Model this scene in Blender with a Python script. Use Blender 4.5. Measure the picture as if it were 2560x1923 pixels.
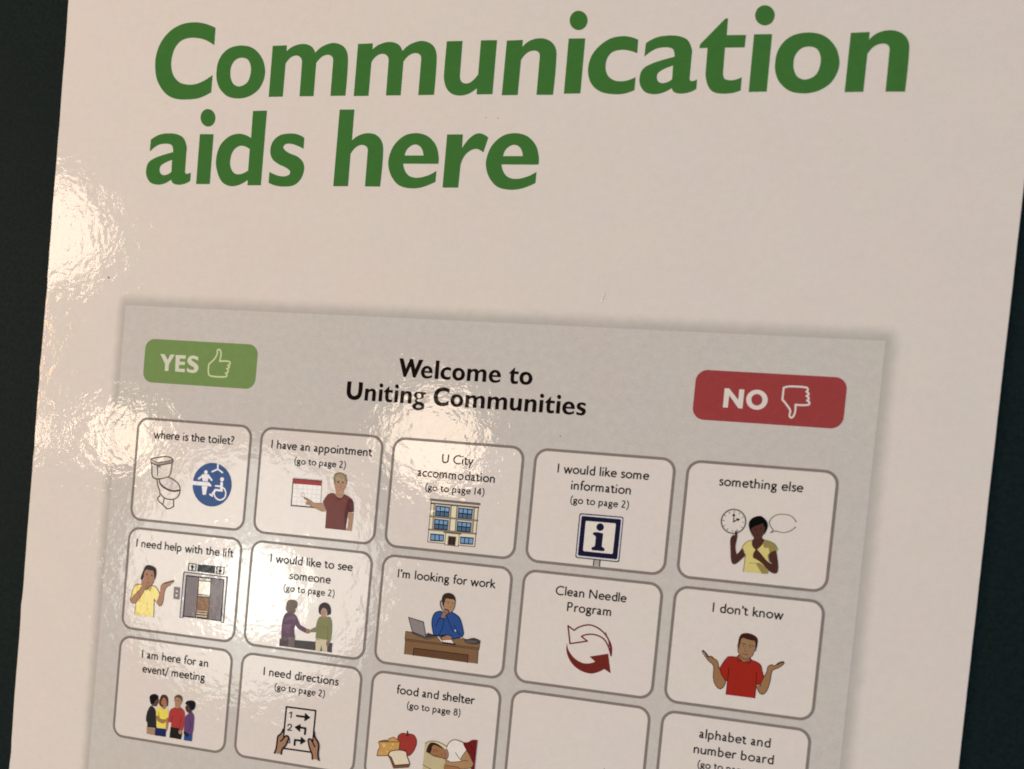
import bpy, math
from mathutils import Vector, Matrix
from mathutils.geometry import delaunay_2d_cdt
from bisect import bisect

# look settings
AMBIENT = 0.42
AMBIENT_RGB = (0.765, 0.92, 1.0, 1)
TABLE_A = (0.0052, 0.0122, 0.0140, 1)
TABLE_B = (0.0100, 0.0210, 0.0240, 1)
SHADOW_DARK = (0.53, 0.535, 0.53, 1)  # darkest grey of the printed drop shadow, at the board edge
COAT_ROUGH = 0.05
RIPPLES = ((200, 3.0, 0.000075, 0.56), (560, 1.5, 0.000020, 0.5))
SZ1, SZ2 = 3.86, 3.05
_W = (1.0, 0.77, 0.57)
# name, place, aimed at, diameter, radiance, colour: round ceiling downlights, a lit ceiling panel, an added halo disc and added fill lamps
LAMPS = (
 ('downlight', (-1.4936, 0.5502, 1.7), (0, 0, 0), 0.25, 9.5, _W),
 ('downlight', (-1.2358, 0.0903, 1.7), (0, 0, 0), 0.14, 13.0, _W),
 ('downlight', (-0.4902, 0.1321, 1.7), (0, 0, 0), 0.20, 11.5, _W),
 ('downlight', (-1.5005, 0.0833, 1.7), (0, 0, 0), 0.09, 10.0, _W),
 ('ceiling_panel', (-0.8734, -0.2233, 1.7), (0, 0, 0), 0.20, 12.0, (0.97, 1.0, 0.90)),
 ('glare_halo_disc', (-0.8874, -0.1884, 1.72), (0, 0, 0), 0.54, 4.4, (0.97, 1.0, 0.92)),  # added larger, dimmer disc that spreads a halo round the panel's glare
 ('fill_light', (-1.0, 0.15, 0.7), (0.1, 0, 0), 0.6, 11.5, (1.0, 0.52, 0.17)),  # unseen fill lamps added for the diffuse light and its left-to-right falloff
 ('fill_light', (2.3, 0.7, 1.8), (0.1, 0, 0), 1.0, 4.5, (1.0, 0.45, 0.25)),
)

# ------------------------------------------------------------------ scene
for o in list(bpy.data.objects):
    bpy.data.objects.remove(o)
scene = bpy.context.scene
COL = scene.collection
MM = 0.001                      # the print is laid out in millimetres on the sheet: x right, y up, z out of the sheet

# camera: hand-held above the sheet, slightly rolled, the frame cropped off the optical axis
cam_data = bpy.data.cameras.new('camera')
cam = bpy.data.objects.new('camera', cam_data)
COL.objects.link(cam)
scene.camera = cam
cam_data.sensor_fit = 'HORIZONTAL'
cam_data.sensor_width = 36.0
cam_data.lens = 2500.0 / 2560.0 * 36.0
cam_data.shift_x = -(1349.654 - 1280.0) / 2560.0
cam_data.shift_y = (1403.765 - 961.5) / 2560.0
cam_data.clip_start = 0.01
cam_data.clip_end = 50.0
_r = Vector((0.96618961, 0.095823, -0.23936498))
_u = Vector((-0.10168511, 0.99474143, -0.01223232))
_b = Vector((0.23693412, 0.0361586, 0.9708526))
CAM = Vector((246.7615, -22.136, 284.853)) * MM
cam.matrix_world = Matrix(((_r.x, _u.x, _b.x, CAM.x), (_r.y, _u.y, _b.y, CAM.y), (_r.z, _u.z, _b.z, CAM.z), (0, 0, 0, 1)))
cam_data.dof.use_dof = True
cam_data.dof.focus_distance = 0.305
cam_data.dof.aperture_fstop = 11.0

# dim bluish ambient light of the room
world = bpy.data.worlds.new('World')
scene.world = world
world.use_nodes = True
bg = world.node_tree.nodes['Background']
bg.inputs['Color'].default_value = AMBIENT_RGB
bg.inputs['Strength'].default_value = AMBIENT

def lamp(name, loc, target, size, radiance, color):
    ld = bpy.data.lights.new(name, 'AREA')
    ld.shape = 'DISK'
    ld.size = size
    ld.energy = radiance * math.pi * math.pi * size * size / 4
    ld.color = color
    o = bpy.data.objects.new(name, ld)
    COL.objects.link(o)
    o.location = loc
    o.rotation_euler = (Vector(target) - Vector(loc)).to_track_quat('-Z', 'Y').to_euler()
    return o

WARM = (1.0, 0.80, 0.55)
for args in LAMPS:
    lamp(*args)

vs = scene.view_settings
vs.view_transform = 'Standard'
vs.look = 'None'
vs.exposure = 0.0
vs.gamma = 1.0
vs.use_curve_mapping = False
scene.cycles.filter_width = 1.8

# ------------------------------------------------------------------ materials
def lin(c):
    return c / 12.92 if c <= 0.04045 else ((c + 0.055) / 1.055) ** 2.4

PAPER = 0.78
SEEN_PAPER = [lin(v / 255) for v in (208, 198, 186)]
VEIL = 0.003
def ink(hexs, amb=None):
    """print colour as a reflectance: seen colour relative to the bare paper beside it"""
    out = []
    for k in range(3):
        v = lin(int(hexs[2 * k:2 * k + 2], 16) / 255)
        out.append(max(0.004, min(0.9, (v - VEIL) / (SEEN_PAPER[k] - VEIL) * PAPER)))
    return tuple(out) + (1.0,)

def laminate_normal(nt, strength=1.0):
    """slightly wrinkled clear film over the print: only the film's gloss follows it"""
    n = nt.nodes
    geo = n.new('ShaderNodeNewGeometry')
    warp = n.new('ShaderNodeTexNoise'); warp.inputs['Scale'].default_value = 90; warp.inputs['Detail'].default_value = 1.0
    nt.links.new(geo.outputs['Position'], warp.inputs['Vector'])
    sub = n.new('ShaderNodeVectorMath'); sub.operation = 'SUBTRACT'; sub.inputs[1].default_value = (.5, .5, .5)
    nt.links.new(warp.outputs['Color'], sub.inputs[0])
    sc = n.new('ShaderNodeVectorMath'); sc.operation = 'SCALE'; sc.inputs['Scale'].default_value = 0.006
    nt.links.new(sub.outputs[0], sc.inputs[0])
    add = n.new('ShaderNodeVectorMath'); add.operation = 'ADD'
    nt.links.new(geo.outputs['Position'], add.inputs[0]); nt.links.new(sc.outputs[0], add.inputs[1])
    prev = None
    for scale, detail, dist, rough in RIPPLES:
        t = n.new('ShaderNodeTexNoise'); t.inputs['Scale'].default_value = scale; t.inputs['Detail'].default_value = detail
        t.inputs['Roughness'].default_value = rough
        nt.links.new(add.outputs[0], t.inputs['Vector'])
        b = n.new('ShaderNodeBump'); b.inputs['Strength'].default_value = 1.0; b.inputs['Distance'].default_value = dist * strength
        nt.links.new(t.outputs['Fac'], b.inputs['Height'])
        if prev: nt.links.new(prev.outputs['Normal'], b.inputs['Normal'])
        prev = b
    return prev.outputs['Normal']

def grain(nt, color_socket, out_socket, amount=1.0):
    """paper fibre mottle and the slightly uneven laydown of a laser print"""
    n = nt.nodes
    geo = n.new('ShaderNodeNewGeometry')
    last = color_socket
    for scale, lo, hi, colr in ((420, 0.965, 1.035, False), (1900, 0.95, 1.05, False), (75, 0.985, 1.015, True)):
        t = n.new('ShaderNodeTexNoise'); t.inputs['Scale'].default_value = scale; t.inputs['Detail'].default_value = 2.0
        nt.links.new(geo.outputs['Position'], t.inputs['Vector'])
        mr = n.new('ShaderNodeMapRange') if not colr else n.new('ShaderNodeVectorMath')
        if not colr:
            mr.inputs['From Min'].default_value = 0.3; mr.inputs['From Max'].default_value = 0.7
            mr.inputs['To Min'].default_value = 1 + (lo - 1) * amount; mr.inputs['To Max'].default_value = 1 + (hi - 1) * amount
            nt.links.new(t.outputs['Fac'], mr.inputs['Value'])
            src = mr.outputs['Result']
        else:
            mr.operation = 'MULTIPLY_ADD'
            mr.inputs[1].default_value = (0.06, 0.05, 0.07); mr.inputs[2].default_value = (0.97, 0.975, 0.965)
            nt.links.new(t.outputs['Color'], mr.inputs[0]); src = mr.outputs[0]
        mul = n.new('ShaderNodeVectorMath'); mul.operation = 'MULTIPLY'
        nt.links.new(last, mul.inputs[0]); nt.links.new(src, mul.inputs[1])
        last = mul.outputs[0]
    nt.links.new(last, out_socket)

def base_print(name, gloss=1.0):
    m = bpy.data.materials.new(name); m.use_nodes = True
    nt = m.node_tree
    p = nt.nodes['Principled BSDF']
    p.inputs['Roughness'].default_value = 0.75
    p.inputs['Specular IOR Level'].default_value = 0.0
    p.inputs['Coat Weight'].default_value = gloss
    p.inputs['Coat Roughness'].default_value = COAT_ROUGH
    p.inputs['Coat IOR'].default_value = 1.5
    nt.links.new(laminate_normal(nt), p.inputs['Coat Normal'])
    return m, nt, p

MATS = {}
def toner_gloss(rgba):
    """the toner lies matt over the glossy paper: the heavier the ink, the less of the paper's gloss is left"""
    l = 0.3 * rgba[0] + 0.6 * rgba[1] + 0.1 * rgba[2]
    return max(0.10, min(1.0, 0.10 + 0.90 * (l - 0.22) / 0.36))

def solid_print(name, rgba, amount=1.0):
    if name in MATS: return MATS[name]
    m, nt, p = base_print(name, toner_gloss(rgba))
    c = nt.nodes.new('ShaderNodeRGB'); c.outputs[0].default_value = rgba
    grain(nt, c.outputs[0], p.inputs['Base Color'], amount)
    MATS[name] = m
    return m

def ink_print():
    """pictures printed in many flat inks: the ink of each area is stored on its faces"""
    m, nt, p = base_print('picture_inks')
    a = nt.nodes.new('ShaderNodeAttribute'); a.attribute_name = 'ink'
    bw = nt.nodes.new('ShaderNodeRGBToBW'); nt.links.new(a.outputs['Color'], bw.inputs[0])
    mr = nt.nodes.new('ShaderNodeMapRange')
    mr.inputs['From Min'].default_value = 0.22; mr.inputs['From Max'].default_value = 0.58
    mr.inputs['To Min'].default_value = 0.10; mr.inputs['To Max'].default_value = 1.0
    nt.links.new(bw.outputs[0], mr.inputs['Value']); nt.links.new(mr.outputs['Result'], p.inputs['Coat Weight'])
    grain(nt, a.outputs['Color'], p.inputs['Base Color'], 0.8)
    return m

PAPER_RGB = (PAPER, PAPER * 0.985, PAPER * 0.985, 1)
M_PAPER = solid_print('white_laminated_paper', PAPER_RGB, 0.45)
M_PANEL = solid_print('pale_grey_print', (0.625, 0.634, 0.640, 1), 1.0)
M_CARD = solid_print('white_card_print', (0.79, 0.78, 0.785, 1), 0.5)
M_EDGE = solid_print('grey_outline_print', ink('7c726a'), 1.0)
M_GREEN = solid_print('dark_green_print', ink('3d6a32'), 0.9)
M_BLACK = solid_print('black_print', ink('1c1311'), 0.6)
M_TEXT = solid_print('soft_black_print', ink('2a211e'), 0.6)
M_LEAF = solid_print('leaf_green_print', ink('6f874f'), 0.8)
M_RED = solid_print('brick_red_print', ink('913d3c'), 0.9)
M_YESW = solid_print('pale_green_white_print', ink('c6c4ae'), 0.5)
M_YESL = solid_print('pale_green_line_print', ink('bcc596'), 0.5)
M_NOW = solid_print('pinkish_white_print', ink('d0c5ba'), 0.5)
M_INKS = ink_print()

def edge_material():
    m = bpy.data.materials.new('cut_board_edge'); m.use_nodes = True
    p = m.node_tree.nodes['Principled BSDF']
    c = m.node_tree.nodes.new('ShaderNodeRGB'); c.outputs[0].default_value = (0.84, 0.82, 0.80, 1)
    grain(m.node_tree, c.outputs[0], p.inputs['Base Color'], 1.0)
    p.inputs['Roughness'].default_value = 0.6
    return m
M_CUT = edge_material()

def table_material():
    m = bpy.data.materials.new('dark_green_black_tabletop'); m.use_nodes = True
    nt = m.node_tree; p = nt.nodes['Principled BSDF']
    geo = nt.nodes.new('ShaderNodeNewGeometry')
    t = nt.nodes.new('ShaderNodeTexNoise'); t.inputs['Scale'].default_value = 900; t.inputs['Detail'].default_value = 3
    nt.links.new(geo.outputs['Position'], t.inputs['Vector'])
    r = nt.nodes.new('ShaderNodeValToRGB')
    r.color_ramp.elements[0].position = 0.3; r.color_ramp.elements[0].color = TABLE_A
    r.color_ramp.elements[1].position = 0.75; r.color_ramp.elements[1].color = TABLE_B
    nt.links.new(t.outputs['Fac'], r.inputs['Fac']); nt.links.new(r.outputs['Color'], p.inputs['Base Color'])
    p.inputs['Roughness'].default_value = 0.62
    p.inputs['Specular IOR Level'].default_value = 0.04
    b = nt.nodes.new('ShaderNodeBump'); b.inputs['Distance'].default_value = 0.00008; b.inputs['Strength'].default_value = 0.5
    nt.links.new(t.outputs['Fac'], b.inputs['Height']); nt.links.new(b.outputs['Normal'], p.inputs['Normal'])
    return m

def drop_shadow_material():
    """the drop shadow printed round the board picture as a grey fade; UV u runs from the board (0) to bare paper (1)"""
    m, nt, p = base_print('drop_shadow_print')
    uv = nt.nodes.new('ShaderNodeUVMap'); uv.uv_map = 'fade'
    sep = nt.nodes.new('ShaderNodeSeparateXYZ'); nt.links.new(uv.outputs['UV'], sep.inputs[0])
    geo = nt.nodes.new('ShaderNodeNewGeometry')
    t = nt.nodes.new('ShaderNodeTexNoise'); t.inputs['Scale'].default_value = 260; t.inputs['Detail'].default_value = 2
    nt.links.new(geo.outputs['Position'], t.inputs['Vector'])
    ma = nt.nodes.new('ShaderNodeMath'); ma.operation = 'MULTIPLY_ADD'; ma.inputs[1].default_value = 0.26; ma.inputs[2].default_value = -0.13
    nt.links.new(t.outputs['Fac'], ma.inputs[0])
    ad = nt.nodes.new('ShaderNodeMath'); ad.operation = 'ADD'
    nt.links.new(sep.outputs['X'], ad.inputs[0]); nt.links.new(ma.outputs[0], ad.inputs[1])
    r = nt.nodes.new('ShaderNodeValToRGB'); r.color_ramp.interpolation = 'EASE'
    r.color_ramp.elements[0].position = 0.0; r.color_ramp.elements[0].color = SHADOW_DARK
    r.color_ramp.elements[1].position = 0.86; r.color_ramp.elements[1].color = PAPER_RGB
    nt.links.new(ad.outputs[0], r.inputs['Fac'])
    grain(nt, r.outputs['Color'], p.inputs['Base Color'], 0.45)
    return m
M_SHADOW = drop_shadow_material()

# ------------------------------------------------------------------ flat shapes
def parse(s):
    out = []
    for t in s.split():
        c = t.endswith('*')
        x, y = t.rstrip('*').split(',')
        out.append((float(x), float(y), c))
    return out

def smooth(pts, closed, n=5, allcorner=False):
    """curve through the points (Catmull-Rom), straight between two corners"""
    N = len(pts)
    if allcorner or N < 3:
        return [(p[0], p[1]) for p in pts]
    out = []
    segs = range(N if closed else N - 1)
    for i in segs:
        a, b = pts[i], pts[(i + 1) % N]
        ac = a[2] or (not closed and i == 0)
        bc = b[2] or (not closed and i == N - 2)
        out.append((a[0], a[1]))
        if ac and bc: continue
        p0 = pts[(i - 1) % N]; p3 = pts[(i + 2) % N]
        d = math.hypot(b[0] - a[0], b[1] - a[1])
        def tang(p, q, c, here, other):
            if c: return None
            l = math.hypot(q[0] - p[0], q[1] - p[1]) or 1
            return ((q[0] - p[0]) / l * d, (q[1] - p[1]) / l * d)
        m0 = tang(p0, b, ac, a, b); m1 = tang(a, p3, bc, b, a)
        ch = (b[0] - a[0], b[1] - a[1])
        if m0 is None: m0 = (2 * ch[0] - m1[0], 2 * ch[1] - m1[1]); m0 = (m0[0] * .7 + ch[0] * .3, m0[1] * .7 + ch[1] * .3)
        if m1 is None: m1 = (2 * ch[0] - m0[0], 2 * ch[1] - m0[1]); m1 = (m1[0] * .7 + ch[0] * .3, m1[1] * .7 + ch[1] * .3)
        for k in range(1, n):
            t = k / n; t2 = t * t; t3 = t2 * t
            h = (2 * t3 - 3 * t2 + 1, t3 - 2 * t2 + t, -2 * t3 + 3 * t2, t3 - t2)
            out.append(tuple(h[0] * a[j] + h[1] * m0[j] + h[2] * b[j] + h[3] * m1[j] for j in (0, 1)))
    if not closed: out.append((pts[-1][0], pts[-1][1]))
    return out

def circle(x, y, r, n=28):
    return [(x + r * math.cos(2 * math.pi * k / n), y + r * math.sin(2 * math.pi * k / n)) for k in range(n)]

def stroke(pts, w, closed=False, butt=False):
    """ribbon of width w along pts, as overlapping convex polygons"""
    out = []
    N = len(pts); h = w / 2
    for i in range(N if closed else N - 1):
        a, b = pts[i], pts[(i + 1) % N]
        dx, dy = b[0] - a[0], b[1] - a[1]; l = math.hypot(dx, dy)
        if l < 1e-6: continue
        nx, ny = -dy / l * h, dx / l * h
        out.append([(a[0] + nx, a[1] + ny), (a[0] - nx, a[1] - ny), (b[0] - nx, b[1] - ny), (b[0] + nx, b[1] + ny)])
    for i in range(N):
        end = (not closed) and i in (0, N - 1)
        if end and butt: continue
        if not end:
            p, q, r = pts[i - 1], pts[i], pts[(i + 1) % N]
            a = math.atan2(q[1] - p[1], q[0] - p[0]); b = math.atan2(r[1] - q[1], r[0] - q[0])
            if abs((b - a + math.pi) % (2 * math.pi) - math.pi) < 0.02: continue
        out.append(circle(pts[i][0] + 1e-4, pts[i][1] + 1e-4, h * 0.995, 10))
    return out

def rounded(q, r, n=6):
    """rounded polygon through corners q"""
    out = []; N = len(q)
    for i in range(N):
        p, c, s = q[i - 1], q[i], q[(i + 1) % N]
        def unit(a, b):
            l = math.hypot(b[0] - a[0], b[1] - a[1]); return ((b[0] - a[0]) / l, (b[1] - a[1]) / l)
        u, v = unit(c, p), unit(c, s)
        a = (c[0] + u[0] * r, c[1] + u[1] * r); b = (c[0] + v[0] * r, c[1] + v[1] * r)
        for k in range(n + 1):
            t = k / n; e = 0.5522
            # cubic close to a circular arc
            c1 = (a[0] - u[0] * r * e, a[1] - u[1] * r * e); c2 = (b[0] - v[0] * r * e, b[1] - v[1] * r * e)
            w = ((1 - t) ** 3, 3 * t * (1 - t) ** 2, 3 * t * t * (1 - t), t ** 3)
            out.append(tuple(w[0] * a[j] + w[1] * c1[j] + w[2] * c2[j] + w[3] * b[j] for j in (0, 1)))
    return out

def rect(x0, y0, x1, y1):
    return [(x0, y0), (x1, y0), (x1, y1), (x0, y1)]

def flat(layers):
    """layers: [(key, polygons, holes)] bottom to top -> verts, [(tri, key)], every spot covered once by its topmost layer"""
    ox, oy = layers[0][1][0][0]
    verts = []; faces = []; owner = []
    for li, (key, polys, holes) in enumerate(layers):
        for hole, group in ((False, polys), (True, holes)):
            for p in group:
                area = sum(p[i - 1][0] * p[i][1] - p[i][0] * p[i - 1][1] for i in range(len(p)))
                if area < 0: p = p[::-1]
                b = len(verts)
                verts += [Vector((x - ox, y - oy)) for x, y in p]
                faces.append(list(range(b, b + len(p)))); owner.append((li, hole))
    v, e, f, ov, oe, of = delaunay_2d_cdt(verts, [], faces, 0, 1e-5)
    tris = []
    for face, origs in zip(f, of):
        inside = {}
        for k in origs:
            li, hole = owner[k]
            inside[li] = inside.get(li, 0) | (2 if hole else 1)
        top = -1
        for li, m in inside.items():
            if m == 1 and li > top: top = li
        if top >= 0: tris.append((tuple(face), layers[top][0]))
    return [(p.x + ox, p.y + oy) for p in v], tris

def mesh_object(name, verts, tris, mat, z, parent, inks=False, origin=None):
    used = {}; vs_ = []; fs = []
    if origin is None:
        xs = [p[0] for p in verts]; ys = [p[1] for p in verts]
        origin = ((min(xs) + max(xs)) / 2, (min(ys) + max(ys)) / 2)
    for t, k in tris:
        f = []
        for i in t:
            if i not in used:
                used[i] = len(vs_); vs_.append(((verts[i][0] - origin[0]) * MM, (verts[i][1] - origin[1]) * MM, 0))
            f.append(used[i])
        a, b, c = (vs_[j] for j in f[:3])
        if (b[0] - a[0]) * (c[1] - a[1]) - (b[1] - a[1]) * (c[0] - a[0]) < 0: f.reverse()
        fs.append(f)
    me = bpy.data.meshes.new(name)
    me.from_pydata(vs_, [], fs)
    me.materials.append(mat)
    if inks:
        at = me.color_attributes.new('ink', 'FLOAT_COLOR', 'CORNER')
        for poly in me.polygons:
            c = tris[poly.index][1]
            for li in poly.loop_indices: at.data[li].color = c
    me.update()
    o = bpy.data.objects.new(name, me)
    COL.objects.link(o)
    place(o, origin[0], origin[1], z, parent)
    return o

ABS = {}
def place(o, x, y, z, parent):
    """put o at sheet position (x, y, z) mm under its parent"""
    ABS[o.name] = Vector((x, y, z)) * MM
    o.parent = parent
    o.location = ABS[o.name] - (ABS[parent.name] if parent else Vector((0, 0, 0)))

def shape(name, layers, mat, z, parent, inks=False, origin=None):
    v, t = flat(layers)
    return mesh_object(name, v, t, mat, z, parent, inks, origin)

def label(o, text): o['label'] = text

# ------------------------------------------------------------------ traced letter outlines (mm, baseline at 0) and layout
G = {'C': ['20.66,21.76* 17.15,23.08 12.94,23.69 8.39,23.15 4.37,21.13 1.32,17.54 0.00,13.52 0.00,9.85 0.90,6.15 2.90,3.01 5.44,0.78 8.50,-0.35 12.30,-0.60 16.85,-0.16 21.04,1.62* 21.03,6.99* 18.01,5.21 15.19,4.23 12.28,4.11 9.27,4.88 6.97,6.99 5.86,9.76 5.80,12.69 6.58,15.60 8.47,17.83 10.90,18.72 13.82,18.80 17.20,18.11 20.76,16.34*'],
 'U': ['0.12,23.65* 5.93,23.76* 5.94,10.76 7.33,6.64 11.24,4.82 15.58,7.15 16.62,11.80 16.31,23.61* 22.11,23.42* 22.24,11.00 20.43,4.02 16.22,0.47 10.51,-0.43 4.50,1.49 0.92,5.86 0.00,11.93'],
 'W': ['0.00,23.89* 5.65,24.04* 10.49,10.89* 14.87,23.93* 18.89,23.99* 23.35,11.23* 27.60,23.64* 33.45,23.65* 24.68,0.03* 21.22,0.05* 16.62,14.24* 11.22,0.00* 7.97,0.19*'],
 'a': ['0.83,14.08* 3.72,15.64 7.29,16.11 10.26,15.81 12.66,14.64 14.06,12.04 14.16,10.43* 14.24,3.84* 14.79,3.29 16.36,3.72* 16.40,1.08* 14.45,0.14 11.88,-0.16 10.19,0.34 9.49,1.41* 7.25,0.21 4.66,-0.26 1.94,0.42 0.35,2.39 0.00,4.51 0.64,6.77 2.81,8.20 6.01,9.28 9.37,10.13* 9.03,11.81 8.31,12.54 6.31,12.83 3.71,12.40 0.78,10.35*',
       '9.22,7.71* 6.91,6.84 5.21,5.74 4.91,4.44 5.46,3.30 6.66,2.80 8.27,3.17 9.34,3.90*'],
 'c': ['13.78,15.10* 11.70,15.90 8.99,16.22 5.69,15.60 2.83,13.70 0.73,10.95 0.00,7.34 0.74,4.03 2.50,1.71 5.19,0.30 8.95,-0.19 11.62,0.05 14.14,0.94* 14.10,4.59* 11.92,3.73 9.60,3.47 7.53,3.95 5.88,5.28 5.07,7.59 5.38,10.21 6.74,11.82 9.38,12.36 11.75,12.05 13.90,11.30*'],
 'd': ['11.71,14.63* 9.67,15.60 7.19,15.99 4.00,15.16 0.99,12.25 0.00,7.89 0.71,4.26 2.67,1.00 5.47,-0.34 8.71,-0.01 11.80,1.65* 11.84,-0.04* 16.49,0.01* 16.42,23.16* 11.59,23.08*', '11.59,11.21* 9.59,12.10 7.56,12.09 5.67,10.46 5.01,7.56 5.42,5.39 6.94,3.59 9.20,3.43 11.65,4.54*'],
 'e': ['16.13,7.10* 15.98,9.40 14.87,12.48 12.60,14.88 10.28,15.91 7.66,16.19 4.38,15.39 1.29,12.44 0.00,8.27 0.49,5.14 2.08,2.37 4.33,0.49 7.77,-0.26 11.46,0.06 15.73,1.77* 15.71,5.00* 13.33,3.70 10.07,2.91 7.42,3.30 5.80,4.67 4.81,7.08*', '5.06,9.51* 5.87,11.59 7.99,12.81 10.11,11.95 11.16,9.54*'],
 'g': ['16.89,15.73* 16.66,12.33* 14.62,12.73 14.53,9.57 10.80,6.71 6.06,5.88 5.36,4.86 7.10,3.46 12.83,2.33 16.10,-0.85 15.75,-4.63 11.41,-7.77 4.15,-7.49 0.00,-4.52 0.44,-0.73 3.68,1.51 2.27,3.53 3.74,6.64 0.82,10.22 0.93,13.24 4.30,15.70 9.90,15.90', '10.88,10.85 10.48,8.97 9.07,7.73 7.20,7.62 5.58,8.66 4.81,10.47 5.22,12.35 6.62,13.58 8.49,13.70 10.12,12.66',
       '11.97,-2.77 11.38,-4.05 9.62,-4.92 7.36,-5.07 5.45,-4.43 4.62,-3.24 5.21,-1.96 6.97,-1.09 9.24,-0.94 11.14,-1.58'],
 'h': ['0.00,23.35* 4.85,23.33* 4.95,13.97* 7.21,15.55 10.21,16.18 12.93,15.56 14.82,13.64 15.56,10.69 15.56,0.13* 10.62,0.10* 10.51,10.67* 10.04,12.06 8.26,12.65 6.42,11.87 4.88,9.94* 4.98,0.10* 0.08,0.04*'],
 'i': ['0.24,15.88* 5.12,15.84* 5.24,0.17* 0.36,0.11*', '5.29,20.94 5.19,19.89 4.71,19.02 3.92,18.45 2.92,18.26 1.89,18.50 0.97,19.11 0.31,20.02 0.00,21.07 0.10,22.12 0.59,23.00 1.38,23.57 2.38,23.75 3.41,23.51 4.33,22.89 4.99,21.99'],
 'l': ['0.00,23.83* 4.94,23.73* 5.35,-0.01* 0.10,0.05*'],
 'm': ['0.00,15.71* 4.81,15.79* 4.91,13.94* 7.07,15.42 10.36,16.10 13.18,15.30 14.74,13.29* 16.54,14.95 18.78,15.89 21.08,16.16 23.89,15.15 25.42,13.20 25.98,10.22 26.10,0.14* 21.12,0.11* 21.02,10.83* 20.51,12.06 19.10,12.62 17.20,12.12 15.35,10.22* 15.43,0.09* 10.67,0.09* 10.54,10.47* 9.97,11.90 8.33,12.60 6.41,11.96 4.92,10.14* 4.93,0.03* 0.10,0.00*'],
 'n': ['0.00,15.70* 4.85,15.80* 4.89,13.74* 7.03,15.54 10.23,16.17 12.96,15.40 14.76,13.68 15.46,11.22 15.55,-0.18* 10.58,-0.14* 10.50,10.71* 10.06,12.10 8.52,12.65 6.50,12.01 4.86,9.95* 4.85,-0.14* 0.00,-0.16*'],
 'o': ['0.00,7.33 0.28,10.95 1.85,13.81 4.56,15.56 8.59,16.02 12.32,15.05 15.50,12.13 16.97,8.53 16.92,5.67 15.70,2.82 14.04,1.23 11.72,0.06 8.52,-0.42 4.78,0.23 1.91,2.42 0.53,4.79', '4.93,7.27 5.10,9.79 6.55,11.75 8.74,12.25 10.84,11.49 11.98,9.32 12.01,6.81 11.10,4.49 8.57,3.33 6.47,4.00 5.43,5.46'],
 'r': ['0.00,15.81* 4.92,15.82* 5.07,11.72* 7.37,14.90 9.95,16.16 12.95,14.91* 11.84,10.56* 9.14,11.57 6.40,9.96 5.07,6.88* 5.00,0.14* 0.07,0.08*'],
 's': ['11.28,14.76* 8.89,15.82 6.09,16.07 2.96,15.53 0.73,13.74 0.00,10.87 0.84,8.37 2.99,6.77 5.90,5.54 7.39,4.49 7.29,3.49 5.56,2.86 2.94,3.19 0.36,4.17* 0.36,0.83* 2.84,-0.03 6.06,-0.28 9.19,0.22 11.37,2.21 12.15,5.24 11.47,7.37 9.54,8.96 6.25,10.19 4.54,11.43 4.47,12.25 5.59,12.93 8.00,12.69 11.36,11.38*'],
 't': ['6.36,20.41* 7.09,20.45* 7.20,15.84* 12.52,15.78* 12.48,12.36* 7.07,12.40* 7.23,5.48* 7.78,3.88 9.10,3.42 10.84,3.52 12.52,4.20* 12.58,0.55* 10.26,-0.13 7.08,-0.26 4.76,0.40 3.30,2.18 2.41,5.23* 2.26,12.43* 0.00,12.41* 0.06,13.44*'],
 'u': ['0.00,15.91* 4.92,15.90* 5.07,5.88* 5.60,4.11 7.05,3.38 8.81,3.86 10.77,5.97* 10.69,15.95* 15.63,15.91* 15.76,0.17* 10.88,0.15* 10.77,2.01* 8.43,0.41 5.58,-0.15 2.97,0.46 1.16,2.18 0.23,4.58 0.03,6.63']}
HEAD = [[('C', 34.69), ('o', 57.05), ('m', 76.03), ('m', 104.85), ('u', 133.53), ('n', 152.22), ('i', 170.64), ('c', 177.47), ('a', 192.75), ('t', 208.92), ('i', 223.39), ('o', 230.17), ('n', 249.42)], [('a', 34.42), ('i', 52.7), ('d', 59.49), ('s', 78.25)], [('h', 100.67), ('e', 118.23), ('r', 136.31), ('e', 149.27)]]
YH = 102.83
YA = 75.42
TITLE = [[('W', 127.57), ('e', 134.9), ('l', 139.37), ('c', 141.15), ('o', 144.92), ('m', 149.54), ('e', 156.32), None, ('t', 162.51), ('o', 165.8)],
 [('U', 111.26), ('n', 117.37), ('i', 121.91), ('t', 123.52), ('i', 127.03), ('n', 129.06), ('g', 133.18), None, ('C', 139.68), ('o', 145.13), ('m', 149.78), ('m', 156.71), ('u', 163.6), ('n', 168.12), ('i', 172.53), ('t', 174.24), ('i', 177.68), ('e', 179.51), ('s', 183.77)]]
TB = (18.52, 10.66)
TS = 0.232
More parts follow.
